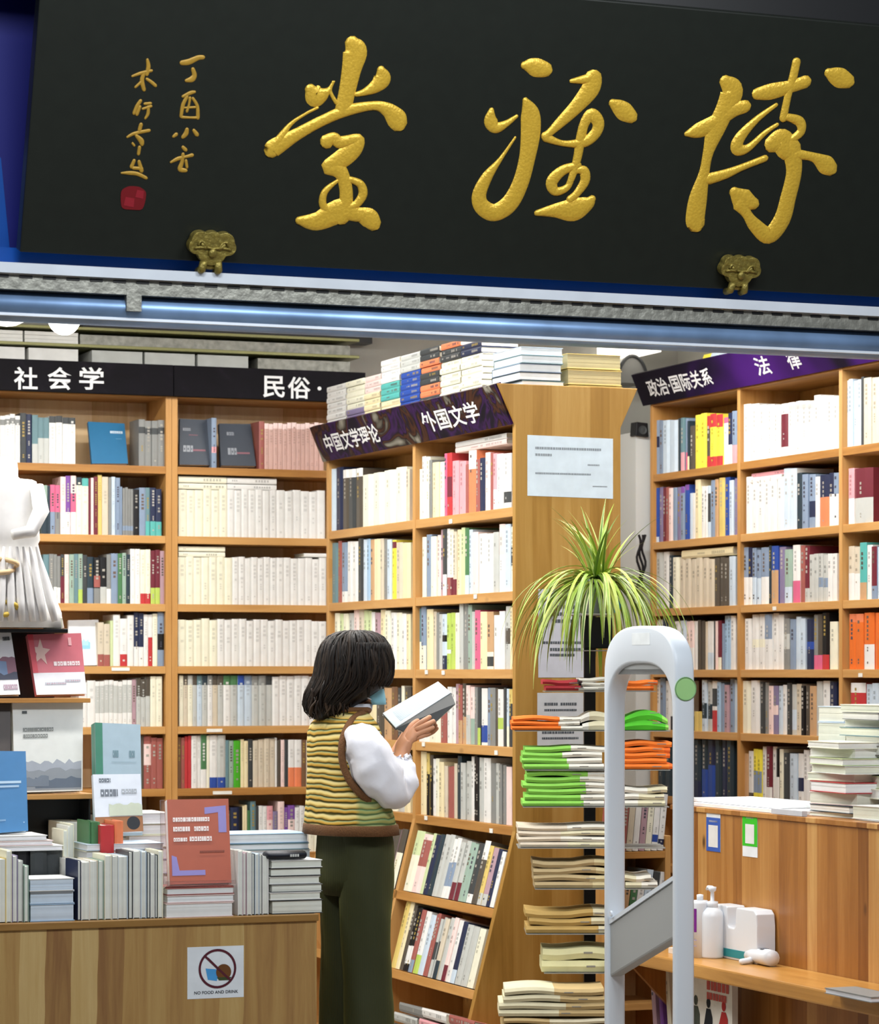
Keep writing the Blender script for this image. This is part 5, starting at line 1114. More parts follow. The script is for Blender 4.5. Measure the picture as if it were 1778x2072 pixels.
sticker(1502, 1532, 1643, 1732, 'green and white payment card beside the blue one on the counter front', [(0, 1, .24, 1, '#3fc02c'), (.2, .8, .30, .74, 'w'), (.25, .75, .86, .90, '#d4f0c8'), (.4, .6, .38, .66, '#8aa08c')])
# hand sanitiser group on the ledge
def ledge_pt(px, d=.11): # point on the ledge top, d in front of the panel
    c = onP(px, 1930, PC - d); return Vector((c.x, c.y, ZL + .0005))
def Hs(c, py): return EYE + (HY - py) * c.y / F
b0 = ledge_pt(1441, .10); hb = Hs(b0, 1835) - ZL; k = b0.y / F
PB_ = thing('pump_bottle', 'white pump bottle with its nozzle up, second bottle on the ledge beside the purple label', 'bottle', b0, ANG)
m = MB(); r_ = 23 * k; m.lathe(b0, [(.001, 0), (r_ * .96, 0), (r_, .006), (r_, hb * .80), (r_ * .92, hb * .9), (r_ * .45, hb), (.001, hb)], 26, '#e4e4e8'); m.build('bottle', M_WHITEP, PB_, smooth=True)
m = MB(); m.lathe(b0 + Z * hb * .98, [(r_ * .5, 0), (r_ * .5, .02), (r_ * .18, .022), (r_ * .16, .05), (r_ * .34, .055), (r_ * .36, .066), (.001, .068)], 18, '#efece6'); m.tube([b0 + Z * (hb + .060) + Vv * .002, b0 + Z * (hb + .060) + Vv * .03, b0 + Z * (hb + .052) + Vv * .04], [.007, .006, .004], 8, '#efece6'); m.build('pump', M_WHITEP, PB_, smooth=True)
b1 = ledge_pt(1416, .13); hb1 = Hs(b1, 1822) - ZL
t = thing('lotion_bottle', 'white bottle with a purple label strip, half hidden behind the gate post', 'bottle', b1, ANG)
m = MB(); r1 = 17 * k; m.lathe(b1, [(.001, 0), (r1, 0), (r1, hb1 * .94), (r1 * .9, hb1), (.001, hb1)], 24, '#e6e4ec'); m.build('bottle', M_WHITEP, t, smooth=True)
m = MB(); m.lathe(b1 + Z * hb1, [(r1 * .4, 0), (r1 * .4, .018), (.001, .02)], 16, '#e8e0c8'); m.build('cap', M_WHITEP, t, smooth=True)
m = MB()
for z0, z1, c in ((.45, .86, '#7a2a88'), (.30, .32, '#b4a8c4'), (.2, .215, '#b4a8c4')):
    P_ = [[b1 + (U * -math.cos(a) - Vv * math.sin(a)) * (r1 + .0006) + Z * hb1 * z for a in [-.25 + .95 * i / 8 for i in range(9)]] for z in (z0, z1)]
    for i in range(8): m.quad(P_[0][i], P_[0][i + 1], P_[1][i + 1], P_[1][i], c)
m.build('label', M_PAPER, t)
# big refill bottle with a handle gap and a teal band
c0 = onP(1436, 1925, PC - .07); c1 = onP(1531, 1930, PC - .07); L_ = (c1 - c0).dot(-Vv); kk = (c0.y + c1.y) / 2 / F; o = Vector((c0.x, c0.y, ZL + .0005)); H1_ = .125
t = thing('refill_jug', 'wide white refill jug with a top notch and a teal band at its foot', 'jug', o - Vv * L_ / 2, ANG)
H1_ = Hs(o, 1828) - ZL
def jx(u, v): return o - Vv * (u * L_) + Z * (v * H1_)
prof_ = [(0, 0), (1, 0), (1.0, .70), (.985, .92), (.93, 1), (.58, 1.0), (.56, .97), (.545, .64), (.52, .60), (.40, .60), (.38, .64), (.37, .97), (.35, 1.0), (.06, 1), (0, .95)]
m = MB(); m.prism([jx(u, v) for u, v in prof_], U * .065, '#e2e2e0'); m.build('jug_body', M_WHITEP, t, bevel=.004)
m = MB(); m.box(jx(-.012, .03), -Vv * L_ * 1.02, U * .067, Z * H1_ * .16, '#1f8790'); 
m2 = MB(); m2.box(jx(-.006, .045) - U * .0015, -Vv * L_ * 1.012, U * .068, Z * H1_ * .15, '#1f8790'); m2.build('teal_band', M_PAINT, t)
# white forehead thermometer lying on the ledge
o = ledge_pt(1535, .06); t = thing('thermometer', 'white handheld thermometer lying on the ledge beside the refill jug', 'thermometer', o, ANG)
m = MB(); P_ = [o + Vv * .07 + Z * .022, o + Vv * .03 + Z * .025, o - Vv * .05 + Z * .026, o - Vv * .09 + Z * .026]; m.tube(P_, [.016, .022, .026, .025], 14, '#e4e6ea'); m.build('body', M_WHITEP, t, smooth=True)
m = MB(); m.tube([o + Vv * .02 + Z * .014, o + Vv * .012 - U * .035 + Z * .010, o + Vv * .006 - U * .06 + Z * .009], [.012, .010, .009], 10, '#dfe1e6'); m.build('handle', M_WHITEP, t, smooth=True)
m = MB(); m.box(o - Vv * .02 - U * .012 + Z * .051, -Vv * .028, U * .022, Z * .0015, '#6a6f78'); m.build('display', M_PAINT, t)
lying(onZ(1668, 2010, ZL + .001), -Vv, U, .26, .016, .1, 'G', 'grey book lying on the ledge near the photo edge', 'books on the counter', style='pages', page='#e6e6ea')
# white folding carton and poster board below / beside
b_ = ledge_pt(1352, .16); m = MB(); m.box(b_, -Vv * .05, U * .05, Z * .018, '#e6dfd4'); tag(m.build('small_carton', M_PAPER, rot=ANG), 'small white carton on the ledge end behind the gate', 'box')
t = thing('poster_board', 'white poster board with red heading and dark figures, standing under the ledge', 'poster', W(PC - .13, 8.30, 0), ANG)
pa = onP(1400, 2072, PC - .125); pb = onP(1481, 2072, PC - .125); qa, qb = room(pa)[1], room(pb)[1]; zt_ = onP(1440, 1972, PC - .125).z
m = MB(); m.box(W(PC - .125, qa, 0), -Vv * (qa - qb), U * .02, Z * zt_, '#e2ded4')
o = W(PC - .1256, qa, 0); wq = qa - qb
def pq(u0, u1, z0, z1, c): m.quad(o - Vv * u0 * wq + Z * z0, o - Vv * u1 * wq + Z * z0, o - Vv * u1 * wq + Z * z1, o - Vv * u0 * wq + Z * z1, c)
bars(m, o - U * .0004 - Vv * .38 * wq, -Vv, Z, -U, [(0, .56 * wq, zt_ - .05, zt_ - .022), (0, .5 * wq, zt_ - .08, zt_ - .058)], '#c05a52', .0004)
for u, c, hh in ((.1, '#4a5048', .14), (.42, '#22262c', .17), (.80, '#b03030', .11)):
    base = o - U * .0006 - Vv * u * wq; zt2 = zt_ - .12
    m.poly([base - Vv * (x * wq) + Z * z for x, z in ((-.09, 0), (.09, 0), (.10, zt2 - hh * .1), (.05, zt2 + .01), (-.05, zt2 + .01), (-.12, zt2 - hh * .3))], c)
    m.poly([base - Vv * .05 * wq * math.cos(a) + Z * (zt2 + .028 + .016 * math.sin(a)) for a in [6.28319 * i / 14 for i in range(14)]], c)
m.build('board', M_PAPER, t)
for k, (c, w_) in enumerate((('m', .03), ('V', .026), ('i', .03))):
    A_ = onP(1322 + k * 15, 2000, PC - .06); CAND.append(dict(o=W(PC - .06, room(A_)[1], .30), ax=(-Vv * math.cos(.14) + Z * math.sin(.14)), up=(Z * math.cos(.14) + Vv * math.sin(.14)), dp=U, w=w_, h=.215, d=.14, col=c, bands=[(.8, .95, 'y')] if k == 1 else [], style='spine', seed=k, area=9000,
                label=f"{NAMES[c]} book tilted on the low stand under the ledge end, {ORD[k + 1]} from left", group='books under the ledge', pages=None))
board(CT, 'low_stand', M_COUNTER, PC - .2, PC - .001, 8.55, 8.94, 0, .296)
# papers and book piles on the counter top
ZCT = ZC + .0125
for k, (x0, x1, d, z_, lab) in enumerate(((1395, 1605, .02, 0, 'lower'), (1392, 1570, .05, .012, 'upper'))):
    A_ = onP(x0, 1636, PC + d); B_ = onP(x1, 1640, PC + d); m = MB()
    m.box(W(PC + d, room(A_)[1], ZCT + z_ + .0006), -Vv * (room(A_)[1] - room(B_)[1]), U * .24, Z * .0105, '#eef0f2')
    tag(m.build('paper_ream', M_PAPER, rot=ANG), f"{lab} white paper ream on the counter top above the payment cards", 'paper')
A_ = onP(1560, 1650, PC + .0); m = MB(); m.box(W(PC + .0, room(A_)[1], ZCT + .0006), -Vv * .2, U * .018, Z * .016, '#c4c6cc'); tag(m.build('leaflet', M_PAPER, rot=ANG), 'crumpled grey leaflet strip at the counter edge beside the reams', 'paper')
def cpile(x0, x1, ys, cols, d, lab, D=.15, style='pages'):
    z = ZCT + .0006
    for k, (y, c) in enumerate(zip(ys, cols)):
        A_ = onP(x0, 1600, PC + d); B_ = onP(x1, 1600, PC + d); L_ = room(A_)[1] - room(B_)[1]; zt = EYE + (HY - y) * A_.y / F
        sh = rnd.uniform(-.012, .012); yaw = rnd.uniform(-.12, .12); ax_ = (-Vv * math.cos(yaw) + U * math.sin(yaw)); dp_ = (U * math.cos(yaw) + Vv * math.sin(yaw))
        lying(W(PC + d + rnd.uniform(0, .012), room(A_)[1] + sh, z), ax_, dp_, L_ * rnd.uniform(.93, 1.04), zt - z - .0012, D, c, lab.format(o=ORD[k + 1]), 'books piled on the counter', style=style, page=rnd.choice(('#e4e4de', '#dcdccc', '#e6e6e4', '#d9dccb'))); z = zt
cpile(1634, 1716, (1640, 1625, 1600, 1578, 1562, 1545, 1530, 1512, 1498), 'wdhRiwLwi', .06, 'pale edged book lying {o} from bottom in the counter pile beside the reams')
cpile(1652, 1702, (1560, 1500, 1460, 1428), 'aaaa', .23, 'tall white box lying {o} from bottom behind the counter pile beside the reams', D=.1)
cpile(1700, 1790, (1655, 1640, 1610, 1590, 1565, 1545, 1525, 1505, 1488, 1470, 1455, 1440, 1424), 'wwaiLbwxwTwGi', .16, 'pale edged book lying {o} from bottom in the tall counter pile at the photo edge')
cpile(1722, 1815, (1656, 1628), 'ww', .045, 'thick white box lying {o} from bottom at the counter edge, photo border', D=.1)

# ================================================================== THE READER
Y0 = 9.1; sP = F / Y0
def bp(px, py, d=0.0): return atY(px, py, Y0 + d)
fdir = Vector((.86, .51, 0)).normalized(); rdir = Vector((fdir.y, -fdir.x, 0))      # facing, and her right-hand side (towards us)
PX0 = bp(712, 1360); PBASE = Vector((PX0.x, PX0.y, 0))
PE = thing('person', 'person with dark bobbed hair, striped vest and white sleeves, reading a held book', 'person', PBASE)
def skin(name, chains, mat, levels=2, parent=PE, disp=None):
    """chains: list of lists of (point, radius); chain starting with an int index joins an existing vertex"""
    me = bpy.data.meshes.new(name); V_, E_, R_ = [], [], []
    for ch in chains:
        prev = None
        for it in ch:
            if isinstance(it, int): prev = it; continue
            V_.append(Vector(it[0]) - PBASE); R_.append(it[1] if hasattr(it[1], '__len__') else (it[1], it[1])); i = len(V_) - 1
            if prev is not None: E_.append((prev, i))
            prev = i
    me.from_pydata(V_, E_, []); o = bpy.data.objects.new(name, me); COL.objects.link(o)
    md = o.modifiers.new('skin', 'SKIN'); md.use_smooth_shade = True
    for i, r in enumerate(R_): me.skin_vertices[0].data[i].radius = r
    me.skin_vertices[0].data[0].use_root = True
    sd = o.modifiers.new('sub', 'SUBSURF'); sd.levels = levels; sd.render_levels = levels
    dg = bpy.context.evaluated_depsgraph_get(); nm = bpy.data.meshes.new_from_object(o.evaluated_get(dg)); bpy.data.objects.remove(o)
    if disp:
        for v in nm.vertices:
            p = v.co; n_ = v.normal; v.co = p + n_ * disp(p)
    nm.polygons.foreach_set('use_smooth', [True] * len(nm.polygons))
    nm.materials.clear(); nm.materials.append(mat)
    o = bpy.data.objects.new(name, nm); COL.objects.link(o); o.parent = parent; o['_o'] = tuple(PBASE); o['_r'] = 0.0; return o
M_SKIN = plain('skin', '#c78f6c', .5, spec=.35, var=.04, bscale=20)
M_SKIN.node_tree.nodes['Principled BSDF'].inputs['Subsurface Weight'].default_value = .12
M_SKIN.node_tree.nodes['Principled BSDF'].inputs['Subsurface Radius'].default_value = (.02, .008, .004)
pel = bp(712, 1745); che = bp(692, 1500); nb = bp(706, 1446); nt = bp(718, 1418, .02)
hd_c = bp(719, 1360, .03)
rs, re_, rw = bp(722, 1482, -.13), bp(800, 1606, -.10), bp(812, 1526, -.03)
ls, le, lw = bp(688, 1478, .13), bp(770, 1600, .22), bp(818, 1500, .20)
def hip(sg, dx): return bp(714 + dx, 1765, -.06 * sg)
body = [[(pel, .085), (bp(700, 1620), .08), (che, .085), (nb, .045), (nt, .047), (hd_c - Z * .05 + fdir * .012, (.066, .07)), (hd_c, (.080, .088)), (hd_c + Z * .055 - fdir * .01, (.062, .068))],
        [5, (hd_c - Z * .075 + fdir * .055, .036), (hd_c - Z * .088 + fdir * .078, .018)],
        [6, (hd_c - Z * .025 + fdir * .088, .016), (hd_c - Z * .04 + fdir * .104, .009)],
        [2, (rs - rdir * .03, .024), ((rs + re_) / 2, .040), (re_, .038), ((re_ + rw) / 2, .034), (rw, .024)],
        [2, (ls + rdir * .03, .024), ((ls + le) / 2, .040), (le, .038), ((le + lw) / 2, .034), (lw, .024)],
        [0, (hip(1, 8), .05), (bp(728, 1960, -.058), .045), (Vector((bp(728, 2000, -.06).x, Y0 - .06, .09)), .035)],
        [0, (hip(-1, -4), .05), (bp(708, 1960, .058), .045), (Vector((bp(706, 2000, .06).x, Y0 + .06, .09)), .035)]]
nv = sum(1 for c in body for it in c if not isinstance(it, int))
# which index is the right wrist / left wrist
idx = 0; marks_ = {}
for ci, c in enumerate(body):
    for it in c:
        if not isinstance(it, int): idx += 1
    marks_[ci] = idx - 1
RWI, LWI = marks_[3], marks_[4]
# book plane of the page half, used to place the fingers
bk = [bp(x, y, d) for x, y, d in ((800, 1472, .0), (912, 1401, .10), (886, 1379, .19), (774, 1443, .09))]
bn = (bk[1] - bk[0]).cross(bk[3] - bk[0]).normalized()
if bn.z < 0: bn = -bn
bu = (bk[1] - bk[0]).normalized()
# right hand: palm under the lower half, fingers running along and curling over its outside
pal = bp(828, 1490, -.015)
body.append([RWI, (bp(818, 1508, -.025), (.026, .017)), (pal, (.033, .016))]); PALI = nv + 1
nv += 2
for k, (px0_, py0_, px1_, py1_, px2_, py2_, d0, r_) in enumerate(((838, 1472, 856, 1459, 872, 1449, -.012, .0088), (842, 1478, 862, 1467, 880, 1458, -.02, .0092), (844, 1485, 863, 1477, 878, 1471, -.022, .0088), (842, 1493, 858, 1488, 870, 1484, -.018, .0078))):
    body.append([PALI, (bp(px0_, py0_, d0), r_ * 1.15), (bp(px1_, py1_, d0 - .002), r_), (bp(px2_, py2_, d0 + .02), r_ * .85)]); nv += 3
body.append([PALI - 1, (bp(822, 1484, -.005), .011), (bp(834, 1466, .012), .0098), (bp(848, 1456, .03), .008)]); nv += 3
lp_ = bp(842, 1478, .15); body.append([LWI, (bp(830, 1488, .18), (.024, .016)), (lp_, (.032, .015))]); LPI = nv + 1; nv += 2
for k in range(4): body.append([LPI, (bp(852 + 3 * k, 1470 + 6 * k, .135), .009), (bp(868 + 3 * k, 1462 + 6 * k, .125), .0085), (bp(880 + 2 * k, 1452 + 6 * k, .125), .0075)]); nv += 3
body.append([LPI - 1, (bp(842, 1466, .165), .0105), (bp(856, 1452, .165), .0095), (bp(868, 1443, .16), .008)]); nv += 3
BODY = skin('body', body, M_SKIN, 2)

def ell(c, a, b_, n=40, wav=0.0, ph=0.0, fr=7): return [c + (rdir * a * math.cos(t_) + fdir * b_ * math.sin(t_)) * (1 + wav * math.sin(fr * t_ + ph)) for t_ in [6.28319 * k / n for k in range(n)]]
# vest
M_VEST, N, L, b = new_mat('striped_knit')
tc = N.new('ShaderNodeTexCoord'); sp = N.new('ShaderNodeSeparateXYZ'); L.new(tc.outputs['Object'], sp.inputs[0])
nz = N.new('ShaderNodeTexNoise'); nz.inputs['Scale'].default_value = 9; L.new(tc.outputs['Object'], nz.inputs['Vector'])
def mth(op, a, b_):
    n_ = N.new('ShaderNodeMath'); n_.operation = op
    for i, x in enumerate((a, b_)):
        if hasattr(x, 'links'): L.new(x, n_.inputs[i])
        else: n_.inputs[i].default_value = x
    return n_.outputs[0]
zz_ = mth('ADD', mth('DIVIDE', sp.outputs[2], .0335), mth('MULTIPLY', nz.outputs['Fac'], .9)); fr_ = mth('FRACT', zz_, 0)
rp = N.new('ShaderNodeValToRGB'); rp.color_ramp.interpolation = 'EASE'; el = rp.color_ramp.elements
stops = [(0, '#c8a04a'), (.20, '#d4bc72'), (.38, '#d8ca90'), (.47, '#6e6a38'), (.55, '#3f3a1c'), (.63, '#a8802e'), (.78, '#bf9c4c'), (.88, '#a0aa78'), (.96, '#4c4a26')]
while len(el) < len(stops): el.new(.5)
for i, (p_, c_) in enumerate(stops): el[i].position = p_; el[i].color = lin(c_)
L.new(fr_, rp.inputs['Fac'])
gx = N.new('ShaderNodeMapRange'); gx.inputs['From Min'].default_value = .015; gx.inputs['From Max'].default_value = .03; L.new(sp.outputs[0], gx.inputs['Value'])
gz_ = N.new('ShaderNodeMapRange'); gz_.inputs['From Min'].default_value = 1.22; gz_.inputs['From Max'].default_value = 1.12; L.new(sp.outputs[2], gz_.inputs['Value'])
mxg = N.new('ShaderNodeMix'); mxg.data_type = 'RGBA'; L.new(mth('MULTIPLY', mth('MULTIPLY', gx.outputs[0], gz_.outputs[0]), .55), mxg.inputs['Factor']); L.new(rp.outputs['Color'], mxg.inputs['A']); mxg.inputs['B'].default_value = lin('#5f8a5c')
L.new(mxg.outputs['Result'], b.inputs['Base Color']); b.inputs['Roughness'].default_value = .85; b.inputs['Specular IOR Level'].default_value = .1
bpn = N.new('ShaderNodeBump'); bpn.inputs['Strength'].default_value = .5; bpn.inputs['Distance'].default_value = .004; L.new(mth('SINE', mth('MULTIPLY', fr_, 12.56), 0), bpn.inputs['Height']); L.new(bpn.outputs['Normal'], b.inputs['Normal'])
M_TRIM = plain('brown_knit_trim', '#6a4522', .85, bump=.4, bscale=220, var=.15)
VR = [(1682, 709, .192, .126), (1650, 706, .182, .120), (1610, 702, .166, .112), (1560, 699, .156, .106), (1515, 697, .155, .104), (1482, 696, .156, .098), (1464, 696, .148, .084), (1450, 697, .120, .068), (1441, 700, .085, .060), (1434, 703, .062, .056)]
m = MB(); m.loft([ell(bp(x, y), a, b_, 44, .012, y * .02, 6) for y, x, a, b_ in VR], 'w', caps=False); VEST = m.build('vest', M_VEST, PE, smooth=True)
m = MB(); m.loft([ell(bp(709, y), a, b_, 44, .012, y * .02, 6) for y, a, b_ in ((1687, .188, .122), (1687, .196, .130), (1670, .193, .128), (1666, .190, .126), (1666, .184, .12))], 'w', caps=False); sub(m, 'hem_band', M_TRIM, VEST, smooth=True)
m = MB(); m.tube(ell(bp(703, 1437), .070, .063, 30), .010, 8, closed=True); sub(m, 'neck_band', M_TRIM, VEST, smooth=True)
near = [(732, 1443, -.07), (714, 1456, -.110), (700, 1478, -.140), (692, 1505, -.156), (692, 1535, -.160), (699, 1562, -.160), (713, 1588, -.160), (738, 1614, -.150), (764, 1628, -.115), (778, 1600, -.04), (770, 1540, .00), (752, 1480, .00)]
m = MB(); m.tube([bp(*c_) for c_ in [t_[:3] for t_ in catmull(near + [near[0]], 5)]], .0115, 8, closed=False); sub(m, 'armhole_band', M_TRIM, VEST, smooth=True)
far = [(722, 1445, .07), (700, 1470, .13), (690, 1520, .16), (700, 1580, .165), (740, 1600, .14), (756, 1540, .11)]
m = MB(); m.tube([bp(*c_) for c_ in catmull(far + [far[0]], 4)], .011, 8); sub(m, 'armhole_band', M_TRIM, VEST, smooth=True)
# white puffed sleeves
M_SHIRT = plain('white_cotton', '#e8e8ee', .75, spec=.15, bump=.25, bscale=14)
fold = lambda p: .013 * noise.noise(p * 15) + .008 * (1 - abs(noise.noise(Vector((p.x * 24 + p.z * 14, p.y * 14, p.z * 12 - p.x * 10))) * 2.2)) - .004
SL = skin('sleeve', [[(bp(722, 1474, -.125), .046), (bp(727, 1490, -.14), .058), (bp(738, 1520, -.148), .074), (bp(757, 1556, -.145), .083), (bp(780, 1590, -.13), .079), (bp(803, 1603, -.105), .068), (bp(811, 1570, -.07), .060), (bp(812, 1545, -.045), .043), (bp(811, 1530, -.035), .031)]], M_SHIRT, 3, disp=fold)
SL2 = skin('sleeve', [[(ls + fdir * .01, .056), (bp(720, 1530, .18), .07), (bp(752, 1575, .21), .075), (bp(780, 1590, .22), .066), (bp(800, 1550, .215), .055), (bp(812, 1515, .205), .033)]], M_SHIRT, 3, disp=fold)
m = MB(); m.loft([[bp(811 + 19 * rr_ * math.cos(t_), yy_ + 5 * math.sin(t_), -.035 - .024 * rr_ * math.sin(t_)) for t_ in [6.28319 * k / 24 for k in range(24)]] for rr_, yy_ in ((1.12, 1541), (1.16, 1532), (1.02, 1525), (.9, 1526))], 'w', caps=False); sub(m, 'cuff', M_SHIRT, SL, smooth=True)
m = MB(); m.loft([ell(bp(712, 1438, .012), .064, .060, 30), ell(bp(716, 1424, .02), .060, .058, 30), ell(bp(716, 1425, .02), .055, .053, 30)], 'w', caps=False); m.build('shirt_collar', M_SHIRT, PE, smooth=True)
# trousers
M_CORD, N, L, b = new_mat('olive_corduroy')
b.inputs['Base Color'].default_value = lin('#2c3010'); b.inputs['Roughness'].default_value = .8; b.inputs['Sheen Weight'].default_value = .25; b.inputs['Sheen Tint'].default_value = lin('#9a9c40')
tc = N.new('ShaderNodeTexCoord'); wv = N.new('ShaderNodeTexWave'); wv.bands_direction = 'X'; wv.inputs['Scale'].default_value = 55; wv.inputs['Distortion'].default_value = 1.0; L.new(tc.outputs['Object'], wv.inputs['Vector'])
bpn = N.new('ShaderNodeBump'); bpn.inputs['Strength'].default_value = .2; bpn.inputs['Distance'].default_value = .003; L.new(wv.outputs['Fac'], bpn.inputs['Height']); L.new(bpn.outputs['Normal'], b.inputs['Normal'])
def leg(cxs, dside, seed):
    m = MB(); rg = []
    for y, cx, a, b_ in cxs:
        z = EYE + (HY - y) / sP; n_ = 44
        c = Vector((bp(cx, 1700).x, Y0, z)) + rdir * dside
        ring = []
        for k in range(n_):
            t_ = 6.28319 * k / n_; f = 1 + .06 * math.sin(3 * t_ + z * 9 + seed) * min(1, max(0, (y - 1740) / 120)) + .03 * noise.noise(Vector((math.cos(t_) * 2, math.sin(t_) * 2 + seed, z * 8))) + .055 * max(0, noise.noise(Vector((math.cos(t_) * 1.2 + seed, math.sin(t_) * 1.2, z * 13 + math.cos(t_) * 1.6))))
            ring.append(c + (rdir * a * math.cos(t_) + fdir * b_ * math.sin(t_)) * f)
        rg.append(ring)
    m.loft(rg, 'w'); return m
def lerp_r(y):
    T_ = [(1672, .074, .080), (1700, .080, .084), (1740, .084, .086), (1790, .084, .084), (1850, .080, .077), (1920, .078, .073), (1990, .078, .072), (2072, .080, .075), (2160, .084, .080), (2318, .088, .085)]
    for (y0, a0, b0), (y1, a1, b1) in zip(T_, T_[1:]):
        if y <= y1: f = (y - y0) / (y1 - y0); return a0 + (a1 - a0) * f, b0 + (b1 - b0) * f
ys = [(1672 + 646 * k / 48, 0) for k in range(49)]; ra = [lerp_r(y) for y, _ in ys]
m = leg([(y, 718 + (y - 1672) * .008, a, b_) for (y, _), (a, b_) in zip(ys, ra)], .068, 1); TR1 = m.build('trouser_leg', M_CORD, PE, smooth=True)
m = leg([(y, 716 + (y - 1672) * .008, a, b_) for (y, _), (a, b_) in zip(ys, ra)], -.068, 4); m.build('trouser_leg', M_CORD, PE, smooth=True)
m = MB(); m.loft([ell(Vector((bp(712, 1700).x, Y0, EYE + (HY - y) / sP)), a, b_, 44) for y, a, b_ in ((1662, .140, .084), (1690, .146, .090), (1730, .154, .096), (1775, .152, .094), (1810, .13, .08))], 'w'); m.build('trouser_seat', M_CORD, PE, smooth=True)
for sg, cx in ((1, 720), (-1, 714)):
    c = Vector((bp(cx, 1700).x, Y0, 0)) + rdir * sg * .068
    m = MB(); m.loft([[c + fdir * (x + .11 * k_ * math.cos(t_) * 0) + rdir * (w_ * math.cos(t_)) + Z * max(.0, (.045 * h_ * (1 + math.sin(t_)))) for t_ in [6.28319 * k / 16 for k in range(16)]] for x, w_, h_, k_ in ((-.09, .02, .5, 1), (-.075, .036, .9, 1), (0, .04, 1, 1), (.08, .045, .75, 1), (.14, .04, .5, 1), (.165, .018, .35, 1))], '#1a1a1c'); m.build('shoe', M_PAINT, PE, smooth=True)
# face mask
M_MASK = plain('blue_mask', '#7db4c4', .7, bump=.1, bscale=60)
mc = hd_c - Z * .058 + fdir * .030
m = MB(); rg = []
for v in range(7):
    t0 = -1.0 + 2.0 * v / 6; ring = []
    for u in range(17):
        a = -1.9 + 3.8 * u / 16
        ring.append(mc + fdir * (.062 * math.cos(a) * (1 - .12 * t0 * t0) - .004 - .012 * t0) + rdir * (.072 * math.sin(a)) + Z * (.042 * t0))
    rg.append(ring)
fs = [(v * 17 + u, v * 17 + u + 1, (v + 1) * 17 + u + 1, (v + 1) * 17 + u) for v in range(6) for u in range(16)]
m.add([p for r_ in rg for p in r_], fs, 'w'); MK = m.build('face_mask', M_MASK, PE, smooth=True)
sm = MK.modifiers.new('thickness', 'SOLIDIFY'); sm.thickness = .002
m = MB(); m.tube([mc + rdir * .068 + Z * .03, mc + rdir * .078 - fdir * .04 + Z * .045, mc + rdir * .078 - fdir * .062 + Z * .02, mc + rdir * .074 - fdir * .03 - Z * .02, mc + rdir * .066 - Z * .03], .0016, 6); sub(m, 'ear_loop', M_SHIRT, MK, smooth=True)
# hair: a shaped mass with strand locks over it
M_HAIR, N, L, b = new_mat('dark_hair')
at = N.new('ShaderNodeAttribute'); at.attribute_name = 'Col'; L.new(at.outputs['Color'], b.inputs['Base Color']); b.inputs['Roughness'].default_value = .5; b.inputs['Specular IOR Level'].default_value = .22
HS = [(1275, 718, .012, .012), (1279, 718, .050, .055), (1290, 717, .082, .085), (1308, 717, .100, .098), (1335, 717, .112, .106), (1362, 716, .114, .108), (1385, 708, .118, .108), (1405, 690, .108, .100), (1425, 674, .088, .090), (1442, 666, .066, .076), (1456, 662, .038, .05)]
m = MB(); n_ = 56; rg = []
for y, cx, ax_, ay_ in HS:
    c = bp(cx, y, .0); ring = []
    for k in range(n_):
        t_ = 6.28319 * k / n_
        # open the front below the brow so the masked face shows on the far side
        ring.append(c + Vector((ax_ * .96 * math.cos(t_), ay_ * .96 * math.sin(t_), 0)) * (1 + .025 * math.sin(t_ * 11 + y * .05) + .015 * math.sin(t_ * 23)))
    rg.append(ring)
m.loft(rg, '#17110d'); HAIR = m.build('hair', M_HAIR, PE, smooth=True)
m = MB(); r = random.Random(5)
def hair_at(t_, s_):
    """point on the hair mass: t_ azimuth, s_ 0 crown .. 1 tips"""
    f = s_ * (len(HS) - 1); i = min(int(f), len(HS) - 2); u = f - i
    y, cx, a, b_ = [HS[i][j] * (1 - u) + HS[i + 1][j] * u for j in range(4)]
    return bp(cx, y) + Vector((a * math.cos(t_), b_ * math.sin(t_), 0))
for k in range(420):
    t_ = r.uniform(2.4, 7.0); s0, s1 = r.uniform(.02, .35), r.uniform(.6, 1.0); P_ = []; ph = r.uniform(0, 6); amp = r.uniform(.02, .08); lift = r.uniform(.000, .008)
    front = math.cos(t_) > .45
    if front: s1 = min(s1, .62)
    for i in range(9):
        s_ = s0 + (s1 - s0) * i / 8; tt = t_ + amp * math.sin(ph + i * .9) + (s_ - .3) * .12 + .09 * max(0, s_ - .45) * math.sin(i * 1.7 + t_ * 5)
        q = hair_at(tt, s_); out_ = Vector((math.cos(tt), math.sin(tt), 0)); P_.append(q + out_ * (lift + .012 * max(0, s_ - .75) * math.sin(ph)))
    w_ = r.uniform(.0022, .0052); m.tube(P_, [w_ * f_ for f_ in (.5, .9, 1, 1, 1, .95, .8, .55, .15)], 5, r.choice(('#15100c', '#1a130e', '#201711', '#261c14', '#120d0a', '#2c221a')))
